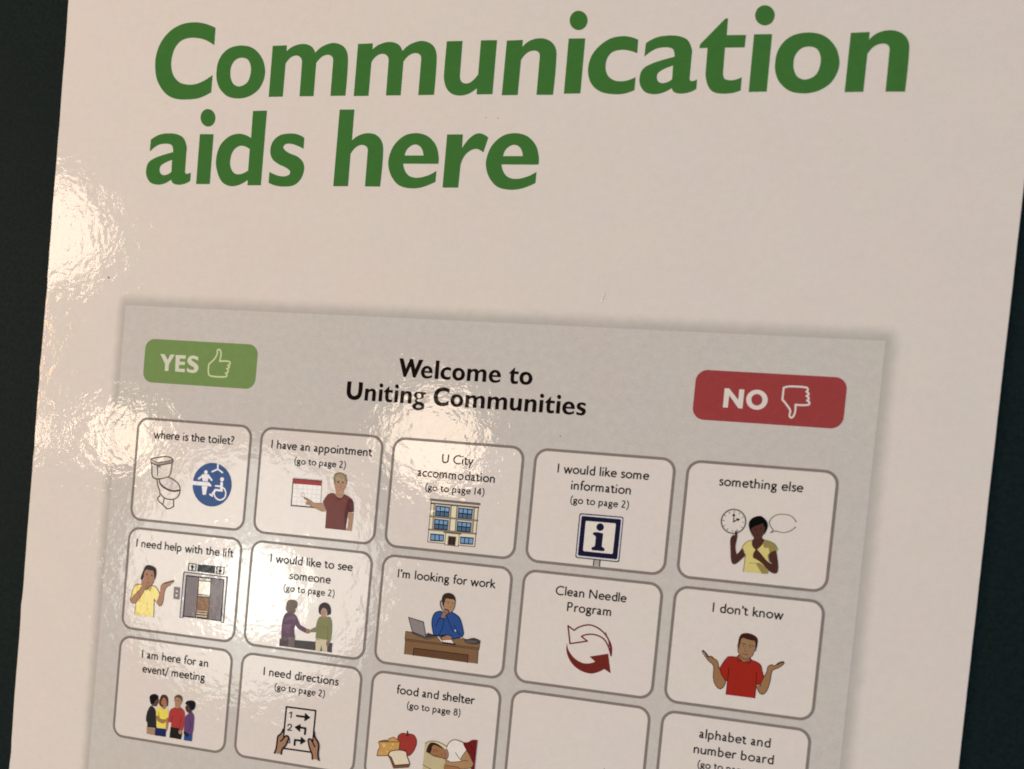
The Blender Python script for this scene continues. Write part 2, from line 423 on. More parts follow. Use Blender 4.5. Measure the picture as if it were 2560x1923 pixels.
TXT = [(0, 0, 'where is the toilet?', 1, 45.22, 74.31, -6.13), (0, 1, 'I have an appointment', 1, 87.43, 121.54, -6.21), (0, 1, '(go to page 2)', 2, 95.8, 113.19, -10.48), (0, 2, 'U City', 1, 144.14, 154.0, -6.36), (0, 2, 'accommodation', 1, 136.7, 161.2, -10.98), (0, 2, '(go to page 14)', 2, 139.69, 158.36, -14.99), (0, 3, 'I would like some', 1, 179.92, 206.84, -6.38),
 (0, 3, 'information', 1, 184.4, 202.01, -10.94), (0, 3, '(go to page 2)', 2, 184.62, 201.84, -14.93), (0, 4, 'something else', 1, 226.63, 249.56, -6.24), (1, 0, 'I need help with the lift', 1, 42.08, 77.52, -41.71), (1, 1, 'I would like to see', 1, 90.51, 118.52, -41.76), (1, 1, 'someone', 1, 97.55, 111.58, -46.43), (1, 1, '(go to page 2)', 2, 95.89, 113.24, -50.32),
 (1, 2, "I'm looking for work", 1, 133.42, 164.51, -42.09), (1, 3, 'Clean Needle', 1, 182.86, 203.84, -41.89), (1, 3, 'Program', 1, 186.74, 199.78, -46.3), (1, 4, "I don't know", 1, 228.4, 247.87, -41.76), (2, 0, 'I am here for an', 1, 47.49, 71.8, -77.55), (2, 0, 'event/ meeting', 1, 48.15, 71.05, -82.17), (2, 1, 'I need directions', 1, 91.51, 117.25, -77.52),
 (2, 1, '(go to page 2)', 2, 95.77, 113.0, -81.64), (2, 2, 'food and shelter', 1, 136.53, 161.46, -77.34), (2, 2, '(go to page 8)', 2, 140.25, 157.36, -81.41), (2, 4, 'alphabet and', 1, 228.28, 248.0, -77.62), (2, 4, 'number board', 1, 227.16, 249.32, -82.16), (2, 4, '(go to page', 2, 228.69, None, -86.09)]
ART = [('toilet', 0, 0,
  [('F', '9c8f88', 0, '45.05,-13.53* 46.16,-13.75 47.32,-14.08 48.59,-13.95 50.78,-13.47 52.94,-12.77* 52.93,-13.47 50.52,-14.11 48.64,-14.55 47.37,-14.68 46.22,-14.39 45.02,-13.95'), ('P', '857872', 0, '47.63,-14.80 48.74,-14.71 48.72,-15.42 47.70,-15.57'),
   ('F', 'c2b4ad', 0, '48.68,-19.22 49.69,-18.85 51.24,-18.37 52.53,-18.55 54.01,-19.06 55.37,-20.00 56.09,-20.91 56.34,-21.87 55.43,-22.30 53.86,-22.50 51.92,-22.25 50.26,-21.55 49.21,-20.65'),
   ('LC', '5b4b43', 0.33, '44.94,-13.00 45.58,-12.71 47.93,-12.11 50.45,-11.70 51.90,-11.87 52.75,-12.36 53.08,-12.90 52.70,-13.56* 50.52,-14.11 48.65,-14.58 47.38,-14.72 46.23,-14.42 45.10,-14.01* 44.86,-13.54'), ('L', '5b4b43', 0.27, '45.13,-13.03 46.13,-13.44 47.30,-13.84 48.57,-13.74 50.76,-13.25 52.92,-12.56'),
   ('L', '5b4b43', 0.33, '45.20,-14.15 45.54,-16.02 45.76,-17.98 46.14,-18.65 46.98,-19.07 48.27,-19.11 49.69,-18.85 51.24,-18.37 52.14,-17.74 52.59,-16.58 52.74,-14.89 52.78,-13.55'), ('L', '5b4b43', 0.299, '47.38,-14.75 47.66,-16.42 47.93,-18.08'),
   ('L', '5b4b43', 0.328, '51.54,-18.14 53.18,-18.64 54.84,-19.48 55.88,-20.37 56.42,-21.45 56.47,-22.42 56.26,-23.56 55.49,-24.61 54.43,-25.19 52.85,-25.33 51.40,-25.17 50.39,-24.63 49.60,-23.92'), ('L', '4a3c36', 0.568, '48.89,-20.25 49.74,-21.17 51.09,-21.90 52.90,-22.45 54.49,-22.52 56.28,-22.09'), ('L', '5b4b43', 0.359, '48.55,-19.23 48.89,-20.25'),
   ('L', '5b4b43', 0.329, '47.72,-19.23 47.98,-20.33 48.43,-21.70 49.11,-22.91 49.26,-24.59* 48.60,-25.21 48.75,-25.90 49.62,-26.67 50.81,-27.41 52.18,-28.41* 53.28,-28.24 54.64,-27.42* 54.36,-25.27'), ('L', '5b4b43', 0.299, '50.92,-25.15 50.80,-26.42 50.56,-27.29')]),
 ('accessible_toilet_sign', 0, 0,
  [('C', '3c5480', 0, '67.80,-19.35 6.977'), ('K', 'cfc8cf', 0.526, '69.27,-12.19 69.42,-14.25'), ('K', 'cfc8cf', 0.525, '71.14,-15.19 69.42,-14.25 67.49,-15.21'), ('C', 'cfc8cf', 0, '65.26,-15.56 0.653'), ('P', 'cfc8cf', 0, '63.92,-16.29 66.49,-16.15 66.24,-18.46 64.37,-18.48'), ('K', 'cfc8cf', 0.646, '64.43,-16.67 62.90,-17.86'), ('K', 'cfc8cf', 0.645, '66.13,-16.53 67.59,-17.93'),
   ('F', 'cfc8cf', 0, '60.31,-18.75* 66.57,-18.64* 67.32,-19.21 67.70,-19.94* 60.42,-19.96*'), ('P', 'cfc8cf', 0, '64.20,-20.09 66.23,-19.99 65.94,-22.75 64.78,-22.83'), ('C', 'cfc8cf', 0, '71.23,-17.36 0.694'), ('K', 'cfc8cf', 0.962, '71.20,-18.61 71.28,-20.81'), ('K', 'cfc8cf', 0.671, '71.53,-20.93 69.12,-20.90 67.96,-22.69'), ('K', 'cfc8cf', 0.44, '67.32,-22.47 68.25,-22.94'),
   ('K', 'cfc8cf', 0.468, '69.12,-19.61 70.86,-19.64'), ('L', 'cfc8cf', 0.437, '71.90,-20.00 72.58,-20.63 72.96,-21.71 72.79,-22.83 72.09,-23.58 70.96,-23.96 69.92,-23.63 69.15,-22.93 68.84,-22.06 69.15,-21.20')]),
 ('calendar', 0, 1,
  [('P', 'd8cfc8', 0, '95.93,-15.24 105.66,-15.11 105.95,-23.17 96.04,-23.45'), ('P', '96403f', 0, '95.85,-15.17 105.69,-15.11 105.75,-16.52 96.18,-16.64'), ('K', '5f5550', 0.34, '95.95,-15.17 96.00,-23.45'), ('K', '5f5550', 0.397, '96.00,-23.49 101.02,-23.41 104.72,-23.42'), ('K', '5a3033', 0.227, '95.84,-15.11 105.68,-15.04'), ('K', '6f625c', 0.14, '105.76,-16.45 105.87,-21.90'),
   ('K', 'b5aaa4', 0.099, '96.42,-18.05 105.81,-17.86'), ('K', 'b5aaa4', 0.099, '96.45,-19.40 105.86,-19.20'), ('K', 'b5aaa4', 0.099, '96.46,-20.76 105.91,-20.48'), ('K', 'b5aaa4', 0.099, '96.44,-22.12 105.89,-21.83'), ('K', 'b5aaa4', 0.099, '97.78,-16.71 97.88,-23.21'), ('K', 'b5aaa4', 0.099, '99.42,-16.71 99.52,-23.20'), ('K', 'b5aaa4', 0.099, '101.05,-16.71 101.14,-23.06'),
   ('K', 'b5aaa4', 0.098, '102.67,-16.71 102.75,-22.92'), ('K', 'b5aaa4', 0.098, '104.22,-16.64 104.36,-22.77'), ('K', '6a4a4a', 0.17, '96.37,-15.13 96.40,-14.72'), ('K', '6a4a4a', 0.17, '97.18,-15.12 97.22,-14.71'), ('K', '6a4a4a', 0.17, '98.00,-15.11 98.04,-14.70'), ('K', '6a4a4a', 0.17, '98.82,-15.11 98.85,-14.70'), ('K', '6a4a4a', 0.169, '99.63,-15.09 99.67,-14.68'),
   ('K', '6a4a4a', 0.169, '100.45,-15.08 100.48,-14.67'), ('K', '6a4a4a', 0.169, '101.26,-15.07 101.30,-14.66'), ('K', '6a4a4a', 0.169, '102.07,-15.05 102.11,-14.65'), ('K', '6a4a4a', 0.169, '102.88,-15.04 102.92,-14.63'), ('K', '6a4a4a', 0.169, '103.69,-15.03 103.73,-14.62'), ('K', '6a4a4a', 0.168, '104.50,-15.03 104.54,-14.62'), ('K', '6a4a4a', 0.168, '105.31,-15.03 105.35,-14.62'),
   ('O', 'a0807e', 0.17, '99.57,-19.81 0.591')]),
 ('person', 0, 1,
  [('F', 'a27d5f', 0, '100.31,-20.63* 101.37,-20.87 102.29,-21.20 103.55,-21.97 105.32,-21.95 106.63,-21.83* 107.27,-22.38 108.31,-24.04* 106.88,-24.44 105.52,-24.02 103.99,-23.48 102.46,-22.94 100.97,-22.81* 100.83,-22.14 101.17,-21.84'), ('L', '7a573f', 0.198, '100.64,-20.94 101.58,-21.47'), ('L', '7a573f', 0.169, '101.55,-22.69 102.37,-22.00 102.29,-22.69'),
   ('L', '86634a', 0.141, '100.31,-20.63 101.37,-20.87 102.29,-21.20 103.55,-21.97 105.32,-21.95 106.56,-21.88'), ('L', '86634a', 0.14, '106.88,-24.44 105.52,-24.02 103.99,-23.48 102.47,-23.01'), ('K', '5c463c', 0.367, '100.19,-20.64 100.64,-20.94'),
   ('F', 'a58064', 0, '109.87,-15.16 110.10,-16.49 110.55,-17.66 110.65,-17.92* 110.72,-18.72 111.08,-19.36 111.99,-19.75 112.84,-19.54 113.34,-18.63* 113.36,-17.42 113.88,-16.03 114.06,-14.81 113.28,-13.54 110.38,-13.64'),
   ('F', '84745a', 0, '109.74,-15.31 109.49,-13.85 109.58,-12.90 110.10,-12.22 111.38,-11.88 112.56,-12.06 113.17,-12.41* 113.44,-12.21* 113.55,-12.61* 114.01,-12.78* 113.75,-13.10 114.12,-14.00 114.08,-15.08 113.86,-15.77* 113.53,-14.59 112.48,-14.27 111.64,-14.61 110.61,-14.56 110.32,-15.26 110.09,-16.35*'),
   ('F', '9a8868', 0, '110.47,-14.57 110.45,-12.83 111.42,-12.35 112.47,-12.67 113.10,-13.15 113.07,-14.36 111.90,-14.32'), ('C', '6d533f', 0, '111.23,-14.94 0.406'), ('C', '6d533f', 0, '112.71,-14.90 0.347'), ('K', '8a6850', 0.167, '111.24,-17.33 112.18,-17.25'), ('L', '8a6850', 0.125, '112.02,-15.52 112.02,-16.32 111.77,-16.68'),
   ('F', '70433d', 0, '106.58,-21.36* 107.46,-19.81 108.11,-18.94 109.38,-18.40 110.56,-18.60* 111.07,-19.29 111.98,-19.71 112.84,-19.54 113.45,-18.64* 113.61,-18.47 115.27,-19.13 116.61,-20.22 117.06,-21.92 117.29,-23.57* 115.44,-23.94* 115.17,-26.37 115.11,-29.49* 108.24,-29.47* 108.13,-24.06* 107.31,-22.78*'),
   ('F', '573433', 0, '114.66,-21.86 115.32,-19.66 116.55,-20.36 117.02,-21.92 117.26,-23.57* 115.44,-23.91* 115.09,-26.25 115.02,-29.34* 114.38,-26.45 114.29,-24.04'), ('F', '5a3833', 0, '110.92,-19.24* 111.99,-19.75 112.85,-19.58 113.49,-18.68* 113.66,-18.93 113.03,-19.99 112.03,-20.15 111.13,-19.89'), ('K', '5a3834', 0.196, '108.26,-29.30 115.10,-29.39'),
   ('K', '5a3834', 0.14, '108.13,-24.06 108.27,-29.44'), ('P', 'a07a5c', 0, '115.52,-24.00 117.24,-23.80 117.07,-29.55 115.18,-29.46'), ('F', 'd8cfc8', 0, '115.31,-25.56* 115.66,-26.19 115.58,-28.35 115.21,-29.05*')]),
 ('building', 0, 2,
  [('P', 'd6cba8', 0, '141.91,-18.14 156.91,-18.38 156.94,-30.45 142.00,-30.41'), ('P', 'cfc6b6', 0, '141.98,-18.07 156.90,-18.25 156.88,-18.64 141.95,-18.53'), ('P', '5b5045', 0, '141.55,-17.32 157.42,-17.30 157.42,-18.01 141.55,-17.98'), ('K', '7c7061', 0.242, '141.66,-17.67 157.38,-17.67'), ('K', '5e5448', 0.511, '141.97,-18.73 156.94,-18.70'),
   ('P', '9c9388', 0, '143.03,-18.96 155.81,-18.93 155.92,-26.33 143.14,-26.43'), ('P', 'd9cfae', 0, '148.63,-18.99 150.14,-18.98 150.32,-26.34 148.73,-26.29'), ('P', 'cfc6b6', 0, '143.66,-18.97 148.08,-18.97 148.05,-19.30 143.62,-19.30'), ('P', 'cfc6b6', 0, '150.83,-18.99 155.20,-18.99 155.17,-19.38 150.80,-19.38'), ('P', 'cfc6b6', 0, '143.64,-23.04 148.13,-23.02 148.09,-23.32 143.60,-23.30'),
   ('P', 'cfc6b6', 0, '150.96,-23.08 155.33,-23.07 155.30,-23.40 150.85,-23.42'), ('K', '463d36', 0.161, '142.97,-18.97 143.14,-26.43'), ('K', '463d36', 0.16, '148.52,-18.93 148.66,-26.30'), ('K', '463d36', 0.16, '150.21,-18.98 150.36,-26.33'), ('K', '463d36', 0.159, '155.86,-18.99 155.95,-26.32'), ('W', '0', 0.188, '143.67,-19.36 147.92,-19.44 147.87,-22.39 143.78,-22.37 3 2'),
   ('W', '0', 0.186, '150.94,-19.43 155.11,-19.45 155.06,-22.38 150.96,-22.36 3 2'), ('W', '0', 0.188, '143.68,-23.39 147.83,-23.44 147.83,-26.25 143.75,-26.24 3 2'), ('W', '0', 0.186, '151.00,-23.49 155.10,-23.48 155.10,-26.21 150.99,-26.21 3 2'), ('K', '6b6053', 0.457, '142.01,-22.66 156.99,-22.59'), ('K', '948979', 0.135, '142.01,-22.66 156.99,-22.59'),
   ('K', '6b6053', 0.458, '142.05,-26.66 156.97,-26.55'), ('K', '948979', 0.135, '142.05,-26.66 156.97,-26.55'), ('P', 'd2c8b0', 0, '142.15,-26.98 156.93,-26.88 156.94,-30.39 142.07,-30.41'), ('W', '0', 0.188, '142.80,-27.90 146.95,-27.84 147.00,-29.79 142.86,-29.94 3 1'), ('W', '0', 0.186, '152.26,-27.91 156.28,-27.85 156.27,-29.80 152.32,-29.93 3 1'),
   ('K', '4f463d', 0.188, '142.02,-18.13 142.03,-30.41 147.48,-30.44'), ('K', '4f463d', 0.185, '156.91,-18.38 156.94,-30.43 151.88,-30.43'), ('P', 'd9cfae', 0, '147.51,-27.19 151.77,-27.18 151.79,-30.83 147.51,-30.73'), ('KC', '4f463d', 0.174, '147.51,-27.19 151.77,-27.18 151.79,-30.83 147.51,-30.73'), ('P', '6e6650', 0, '148.34,-27.96 150.96,-27.97 150.89,-30.79 148.30,-30.75'),
   ('P', '35272a', 0, '148.57,-28.20 150.71,-28.22 150.70,-30.57 148.60,-30.56'), ('K', '5c4a48', 0.107, '149.65,-28.23 149.66,-30.58'), ('K', '6b6053', 0.455, '147.00,-26.98 152.23,-27.00')]),
 ('information_sign', 0, 3,
  [('P', 'a09692', 0, '193.23,-30.67 195.08,-30.61 195.08,-32.25 193.22,-32.25'), ('K', '2b2523', 0.279, '193.29,-30.66 193.26,-32.25'), ('K', '2b2523', 0.278, '195.05,-30.61 195.05,-32.27'), ('R', '2a2420', 0.763, '187.67,-17.58 200.66,-17.50 200.65,-30.63 187.71,-30.60'), ('R', 'cbc5c6', 0.611, '187.96,-17.91 200.44,-17.80 200.38,-30.34 188.00,-30.31'),
   ('R', '1e1d33', 0.572, '188.39,-18.31 200.04,-18.25 200.04,-29.87 188.38,-29.89'), ('R', 'd6cdbe', 0.508, '189.75,-19.64 198.63,-19.57 198.56,-28.43 189.78,-28.42'), ('C', '1e1d33', 0, '194.15,-21.06 1.120'),
   ('F', '1e1d33', 0, '192.17,-23.07 192.68,-22.67 193.89,-22.59* 195.22,-22.78* 195.19,-26.62* 195.80,-26.94 196.13,-27.41 195.83,-27.86 194.17,-27.90 192.56,-27.89 192.14,-27.47 192.42,-27.06 193.12,-26.70* 193.16,-23.99* 192.78,-23.64 192.38,-23.46')]),
 ('clock', 0, 4,
  [('O', '5c524c', 0.337, '231.67,-15.92 3.356'), ('K', '6b625c', 0.144, '231.61,-12.97 231.62,-13.45'), ('K', '6b625c', 0.144, '233.15,-13.37 232.95,-13.82'), ('K', '6b625c', 0.144, '234.23,-14.43 233.82,-14.69'), ('K', '6b625c', 0.144, '234.60,-15.95 234.13,-15.95'), ('K', '6b625c', 0.144, '234.28,-17.47 233.83,-17.21'), ('K', '6b625c', 0.144, '233.19,-18.49 232.91,-18.09'),
   ('K', '6b625c', 0.145, '231.61,-18.82 231.59,-18.36'), ('K', '6b625c', 0.145, '230.13,-18.53 230.38,-18.08'), ('K', '6b625c', 0.145, '229.00,-17.48 229.51,-17.21'), ('K', '6b625c', 0.145, '228.60,-15.92 229.14,-15.92'), ('K', '6b625c', 0.145, '228.99,-14.42 229.46,-14.68'), ('K', '6b625c', 0.145, '230.15,-13.40 230.43,-13.83'), ('K', '1a1615', 0.217, '231.70,-16.00 231.62,-14.30'),
   ('P', '1a1615', 0, '231.55,-13.60 232.08,-14.45 231.13,-14.41'), ('K', '1a1615', 0.265, '231.62,-16.07 232.74,-15.30'), ('P', '1a1615', 0, '232.26,-14.95 233.41,-15.05 232.91,-15.79')]),
 ('speech_bubble', 0, 4, [('L', '6a605a', 0.177, '248.49,-14.39 247.69,-13.44 246.58,-12.84 244.92,-12.71 243.31,-13.00 242.10,-13.83 241.45,-14.98 241.68,-16.05 242.29,-16.84 242.75,-17.28* 242.01,-18.13* 243.41,-17.46* 244.73,-17.75 246.13,-17.62 247.47,-17.01 248.48,-16.01'), ('C', '5a504a', 0, '248.49,-14.39 0.186'), ('C', '5a504a', 0, '248.48,-16.01 0.186')]),
 ('person', 0, 4,
  [('F', '4a2f27', 0, '234.84,-22.96* 234.23,-24.05 233.49,-25.04* 233.06,-23.68 232.93,-22.47 233.02,-21.61 233.16,-20.01 232.99,-18.93 232.64,-18.38 232.39,-18.87 232.44,-19.84* 231.99,-19.70 231.46,-20.42 231.32,-21.41 231.57,-23.22 231.81,-25.03 232.10,-26.71 232.63,-27.76 233.41,-27.74 234.50,-26.71 235.89,-25.10*'), ('L', '2f1d18', 0.12, '232.02,-20.00 232.43,-20.45 232.30,-21.56'),
   ('F', '4a2f27', 0, '237.58,-19.47* 239.93,-19.24* 239.99,-19.84 240.69,-20.26* 240.41,-21.62 239.13,-22.96* 238.43,-23.15* 237.58,-22.38 237.25,-21.44 237.29,-20.65* 237.66,-20.19'),
   ('F', 'c9b96e', 0, '237.29,-20.65* 237.31,-21.68 237.65,-22.50 238.43,-23.15* 239.12,-22.90* 240.07,-21.77 240.69,-20.32* 242.56,-20.68 243.70,-21.42 244.46,-22.55 244.17,-23.18* 243.21,-23.52 242.20,-24.11 242.65,-26.12* 242.52,-29.55* 235.75,-29.57* 235.81,-26.45 235.87,-24.62 234.83,-22.90* 235.64,-21.48'),
   ('F', '8a7e48', 0, '240.71,-20.50* 242.93,-20.83 244.28,-22.51 244.12,-23.25* 242.31,-23.97* 241.84,-22.32 241.10,-22.52 240.42,-21.74'), ('F', '8a7e48', 0, '238.96,-27.10* 240.24,-26.85 242.55,-28.67* 242.52,-29.55* 240.87,-29.64* 239.78,-28.23'), ('L', '5e5535', 0.144, '234.83,-22.90 235.64,-21.48 237.29,-20.68'),
   ('L', '5e5535', 0.143, '240.69,-20.28 242.56,-20.68 243.70,-21.42 244.43,-22.55'), ('L', '5e5535', 0.156, '235.89,-24.86 235.89,-26.45 235.77,-29.57'), ('L', '6e6440', 0.12, '237.05,-27.06 238.58,-26.96 239.96,-27.06'), ('L', '5e5535', 0.143, '242.20,-24.11 242.01,-24.49 242.60,-26.25'),
   ('F', '4a2f27', 0, '239.05,-23.33* 240.10,-24.32 241.41,-25.64 242.69,-26.60 243.54,-26.78* 242.76,-26.11 242.36,-25.06 242.17,-24.05* 243.17,-23.16 244.08,-22.83* 244.47,-24.36 245.00,-26.72 245.11,-28.29 244.73,-29.17 243.55,-29.18 242.41,-28.45 240.59,-26.82 239.20,-25.99 238.08,-25.49 237.95,-24.78 238.09,-23.91 238.35,-23.52 238.38,-22.67* 238.97,-22.61*'),
   ('L', '2f1d18', 0.143, '239.11,-23.38 240.10,-24.32 241.41,-25.64 242.69,-26.60 243.66,-26.77'), ('F', '4e332a', 0, '236.71,-17.36* 237.88,-16.52 239.46,-15.71* 240.37,-16.53 240.55,-17.73 240.14,-18.98 239.53,-19.88 238.61,-20.24 237.62,-19.83 236.78,-18.57'),
   ('F', '110d0b', 0, '235.91,-16.47 236.09,-15.35 236.94,-14.37 238.20,-13.83 239.14,-13.80 240.16,-14.49 240.90,-15.39 241.13,-16.46 240.89,-17.57 240.41,-18.71 240.30,-18.23 240.48,-17.01* 239.70,-15.75* 238.45,-16.35 237.33,-16.94 236.74,-17.60 237.20,-19.26* 236.58,-18.35 236.20,-17.53'), ('C', '2f1d18', 0, '237.98,-17.55 0.213'), ('C', '2f1d18', 0, '239.36,-17.11 0.212'),
   ('K', '38231c', 0.143, '238.15,-19.17 239.08,-19.05')]),
 ('person', 1, 0,
  [('F', '8e6a52', 0, '46.00,-51.99* 48.73,-52.03 49.07,-53.65 48.72,-54.84* 47.81,-55.27 46.84,-54.88'), ('F', '9c7258', 0, '45.69,-49.71 46.26,-48.74 47.57,-48.60 49.19,-48.84* 49.85,-49.27 49.73,-50.60 49.62,-52.10 49.14,-53.31 48.07,-53.96 47.10,-53.70 46.37,-52.95 45.82,-51.68'),
   ('F', '322d2f', 0, '44.77,-51.96 44.86,-50.95 45.46,-49.23 46.16,-47.67 47.06,-47.21 48.77,-47.40 49.95,-47.94 50.40,-49.21 50.32,-50.87* 49.87,-52.08* 49.59,-50.12 49.10,-48.89* 47.59,-48.81 46.45,-48.72* 45.88,-49.69 45.75,-51.36 45.40,-52.64*'), ('L', '55453d', 0.175, '49.77,-52.09 49.14,-53.39 48.07,-54.00'),
   ('F', 'dcc65c', 0, '42.99,-54.22 45.23,-53.90* 46.23,-54.45 46.88,-55.38* 47.80,-55.08 49.00,-53.82* 50.33,-54.01 51.56,-55.19 52.10,-55.96* 51.33,-58.69* 50.43,-58.13* 50.67,-63.73* 43.61,-63.88* 43.69,-60.04* 41.68,-58.44* 42.20,-55.89'), ('L', '5d4a2c', 0.229, '45.23,-53.81 42.99,-54.22 42.20,-55.89 41.80,-57.76 41.66,-59.27 42.02,-60.06 43.72,-60.04'),
   ('L', '5d4a2c', 0.228, '48.99,-53.74 50.51,-53.99 51.76,-55.34 52.13,-56.04'), ('L', '5d4a2c', 0.21, '50.29,-57.98 50.43,-59.12 50.68,-63.81'), ('L', '5d4a2c', 0.212, '43.69,-60.04 43.67,-61.87 43.55,-63.88'), ('L', '5d4a2c', 0.21, '50.32,-57.97 51.36,-59.02 52.39,-59.97 53.29,-59.63'), ('K', '5d4a2c', 0.211, '46.76,-55.06 47.17,-55.48 47.96,-54.76 48.49,-55.50 49.05,-53.98'),
   ('F', 'a0755a', 0, '45.10,-52.42 46.03,-52.32 46.75,-53.57 46.87,-54.88* 45.56,-57.34 43.80,-59.86* 42.30,-60.03 41.70,-59.10* 42.74,-57.66 44.47,-55.80 45.39,-54.54*'), ('L', '6f4e3b', 0.176, '45.33,-54.55 44.47,-55.80 42.74,-57.66 41.82,-58.92'), ('L', '6f4e3b', 0.176, '46.87,-54.80 45.56,-57.34 43.89,-59.82'),
   ('F', 'a0755a', 0, '52.12,-55.96* 51.48,-58.34 51.06,-58.80* 52.19,-59.91 53.29,-59.63 53.71,-58.09 53.83,-55.44 54.42,-53.73 55.82,-52.76 57.06,-51.72 57.01,-51.23* 55.71,-51.62 53.55,-52.42* 52.68,-53.09 52.35,-54.61'), ('L', '564640', 0.419, '53.65,-52.49 55.36,-51.82 56.89,-51.29'), ('L', '6f4e3b', 0.192, '52.35,-54.61 52.68,-53.09 53.55,-52.42'),
   ('L', '6f4e3b', 0.192, '52.38,-59.93 53.32,-59.54 53.74,-58.09 53.87,-55.44 54.46,-53.81 55.82,-52.84'), ('C', '3b2c28', 0, '46.97,-50.32 0.281'), ('C', '3b2c28', 0, '48.78,-50.46 0.281'), ('K', '6a4636', 0.176, '47.12,-52.90 48.16,-52.95'), ('K', '7a5340', 0.158, '47.63,-50.83 47.36,-52.01')]),
 ('lift_doors', 1, 0,
  [('P', '5a5350', 0, '60.15,-47.95 76.15,-47.92 76.18,-62.89 75.12,-62.77 74.69,-62.09 61.73,-62.37 61.40,-62.85 60.12,-62.96'), ('P', 'b0a6a6', 0, '60.58,-48.28 75.77,-48.25 75.79,-62.58 75.37,-62.50 75.12,-48.97 61.20,-48.93 61.20,-62.64 60.46,-62.72'), ('P', '3a3434', 0, '61.24,-48.93 75.11,-48.89 75.12,-62.36 61.28,-62.50'),
   ('P', '7c7272', 0, '61.61,-49.38 65.80,-49.36 65.77,-61.90 61.74,-62.15'), ('P', '7c7272', 0, '70.48,-49.22 74.82,-49.12 74.78,-62.08 70.60,-62.11'), ('P', '5a4a3a', 0, '65.80,-49.36 70.48,-49.22 70.60,-62.11 65.77,-61.90'), ('P', 'a89f80', 0, '66.12,-49.44 70.25,-49.33 70.21,-50.03 66.10,-50.18'), ('P', 'e6dcc0', 0, '66.12,-50.47 70.16,-50.31 70.25,-54.45 66.23,-54.54'),
   ('P', 'aaa39b', 0, '66.17,-54.87 70.26,-54.65 70.21,-55.03 66.17,-55.23'), ('P', '8b694f', 0, '66.10,-55.65 70.25,-55.43 70.24,-59.59 66.16,-59.61'), ('P', 'ad9678', 0, '66.18,-59.81 70.10,-59.72 70.05,-60.10 66.13,-60.22'), ('P', 'ad9678', 0, '66.12,-60.55 70.03,-60.43 70.00,-60.92 66.09,-60.99'), ('P', 'ad9678', 0, '66.05,-61.37 69.98,-61.25 69.94,-61.82 66.01,-61.87')]),
 ('call_button', 1, 0, [('P', '7d7472', 0, '57.25,-53.18 59.42,-53.19 59.51,-57.08 57.34,-57.11'), ('P', 'd8d0cc', 0, '58.36,-54.12 58.83,-54.76 58.01,-54.75'), ('P', 'd8d0cc', 0, '57.95,-55.65 58.84,-55.65 58.42,-56.38')]),
 ('lift_indicator', 1, 0,
  [('KC', '4a4543', 0.242, '61.95,-45.14 64.52,-45.12 64.51,-47.37 61.88,-47.39'), ('P', '262424', 0, '63.17,-45.39 63.94,-46.36 63.45,-46.41 63.45,-47.39 63.04,-47.40 63.04,-46.38 62.58,-46.37'), ('P', '3a3e3f', 0, '65.16,-45.14 71.32,-44.99 71.35,-47.47 65.16,-47.42'), ('KC', '4a4543', 0.239, '72.00,-45.16 74.56,-45.06 74.56,-47.33 72.04,-47.43'),
   ('P', '262424', 0, '73.01,-45.30 73.43,-45.31 73.46,-46.15 73.91,-46.13 73.30,-47.33 72.61,-46.23 73.04,-46.19')]),
 ('counter', 1, 1, [('P', '4a4747', 0, '95.98,-65.43 114.02,-64.60 114.02,-67.58 96.12,-67.68')]),
 ('person', 1, 1,
  [('F', 'c7ab90', 0, '100.42,-55.33 100.98,-55.26 100.88,-56.23 100.42,-56.96 99.97,-56.88'), ('F', '6d635f', 0, '96.47,-64.21* 101.26,-64.18* 101.29,-67.53* 99.20,-67.60* 96.65,-67.68*'), ('F', '57474a', 0, '96.47,-64.21* 98.58,-64.29 99.19,-67.58* 96.65,-67.68*'),
   ('F', '634a5c', 0, '97.45,-57.17 99.21,-56.83 100.13,-57.00 101.09,-57.71 101.97,-59.11 102.68,-60.25 104.23,-60.89 105.38,-61.36* 104.99,-62.64* 102.99,-61.99 101.74,-61.32 100.91,-60.46* 100.81,-62.52 101.30,-64.24* 98.60,-64.50 96.44,-64.21* 96.38,-61.68 96.57,-58.91'),
   ('F', '6c5b51', 0, '97.29,-54.72 97.61,-53.32 98.38,-52.82 99.72,-52.74 100.80,-53.10 101.09,-53.75 101.01,-54.99 100.58,-55.44 100.72,-56.11 100.12,-56.86 98.33,-57.00 97.27,-56.09'), ('C', '8f6f5c', 0, '105.52,-61.96 0.768')]),
 ('person', 1, 1,
  [('F', 'b09f7c', 0, '108.20,-63.68* 112.18,-63.74* 112.55,-67.60* 110.87,-67.70* 110.36,-65.46* 110.20,-67.65* 108.65,-67.64*'), ('L', '6c6244', 0.141, '108.52,-63.98 109.58,-64.19'), ('F', '987060', 0, '109.53,-56.05* 111.13,-55.87* 111.17,-57.08 110.54,-57.36 109.71,-57.12'),
   ('F', '7a784e', 0, '108.89,-57.08 109.75,-56.84* 110.53,-57.27 111.20,-56.61* 112.54,-56.79 113.18,-58.07 113.47,-60.34 113.44,-63.05 113.15,-64.37* 112.36,-64.33* 112.19,-63.81* 110.28,-63.84 108.17,-63.66* 108.25,-61.93* 106.57,-62.13* 106.05,-61.69* 106.48,-61.17 108.01,-60.24* 108.28,-58.37'), ('L', '5d5d3c', 0.14, '112.03,-59.83 112.33,-63.73'),
   ('L', '64623f', 0.113, '109.03,-60.05 110.06,-60.06 111.98,-60.11'), ('F', 'a07c68', 0, '109.16,-55.01 110.06,-53.96 110.96,-54.13 111.39,-55.16 110.89,-56.44 110.05,-56.84 109.38,-56.07'),
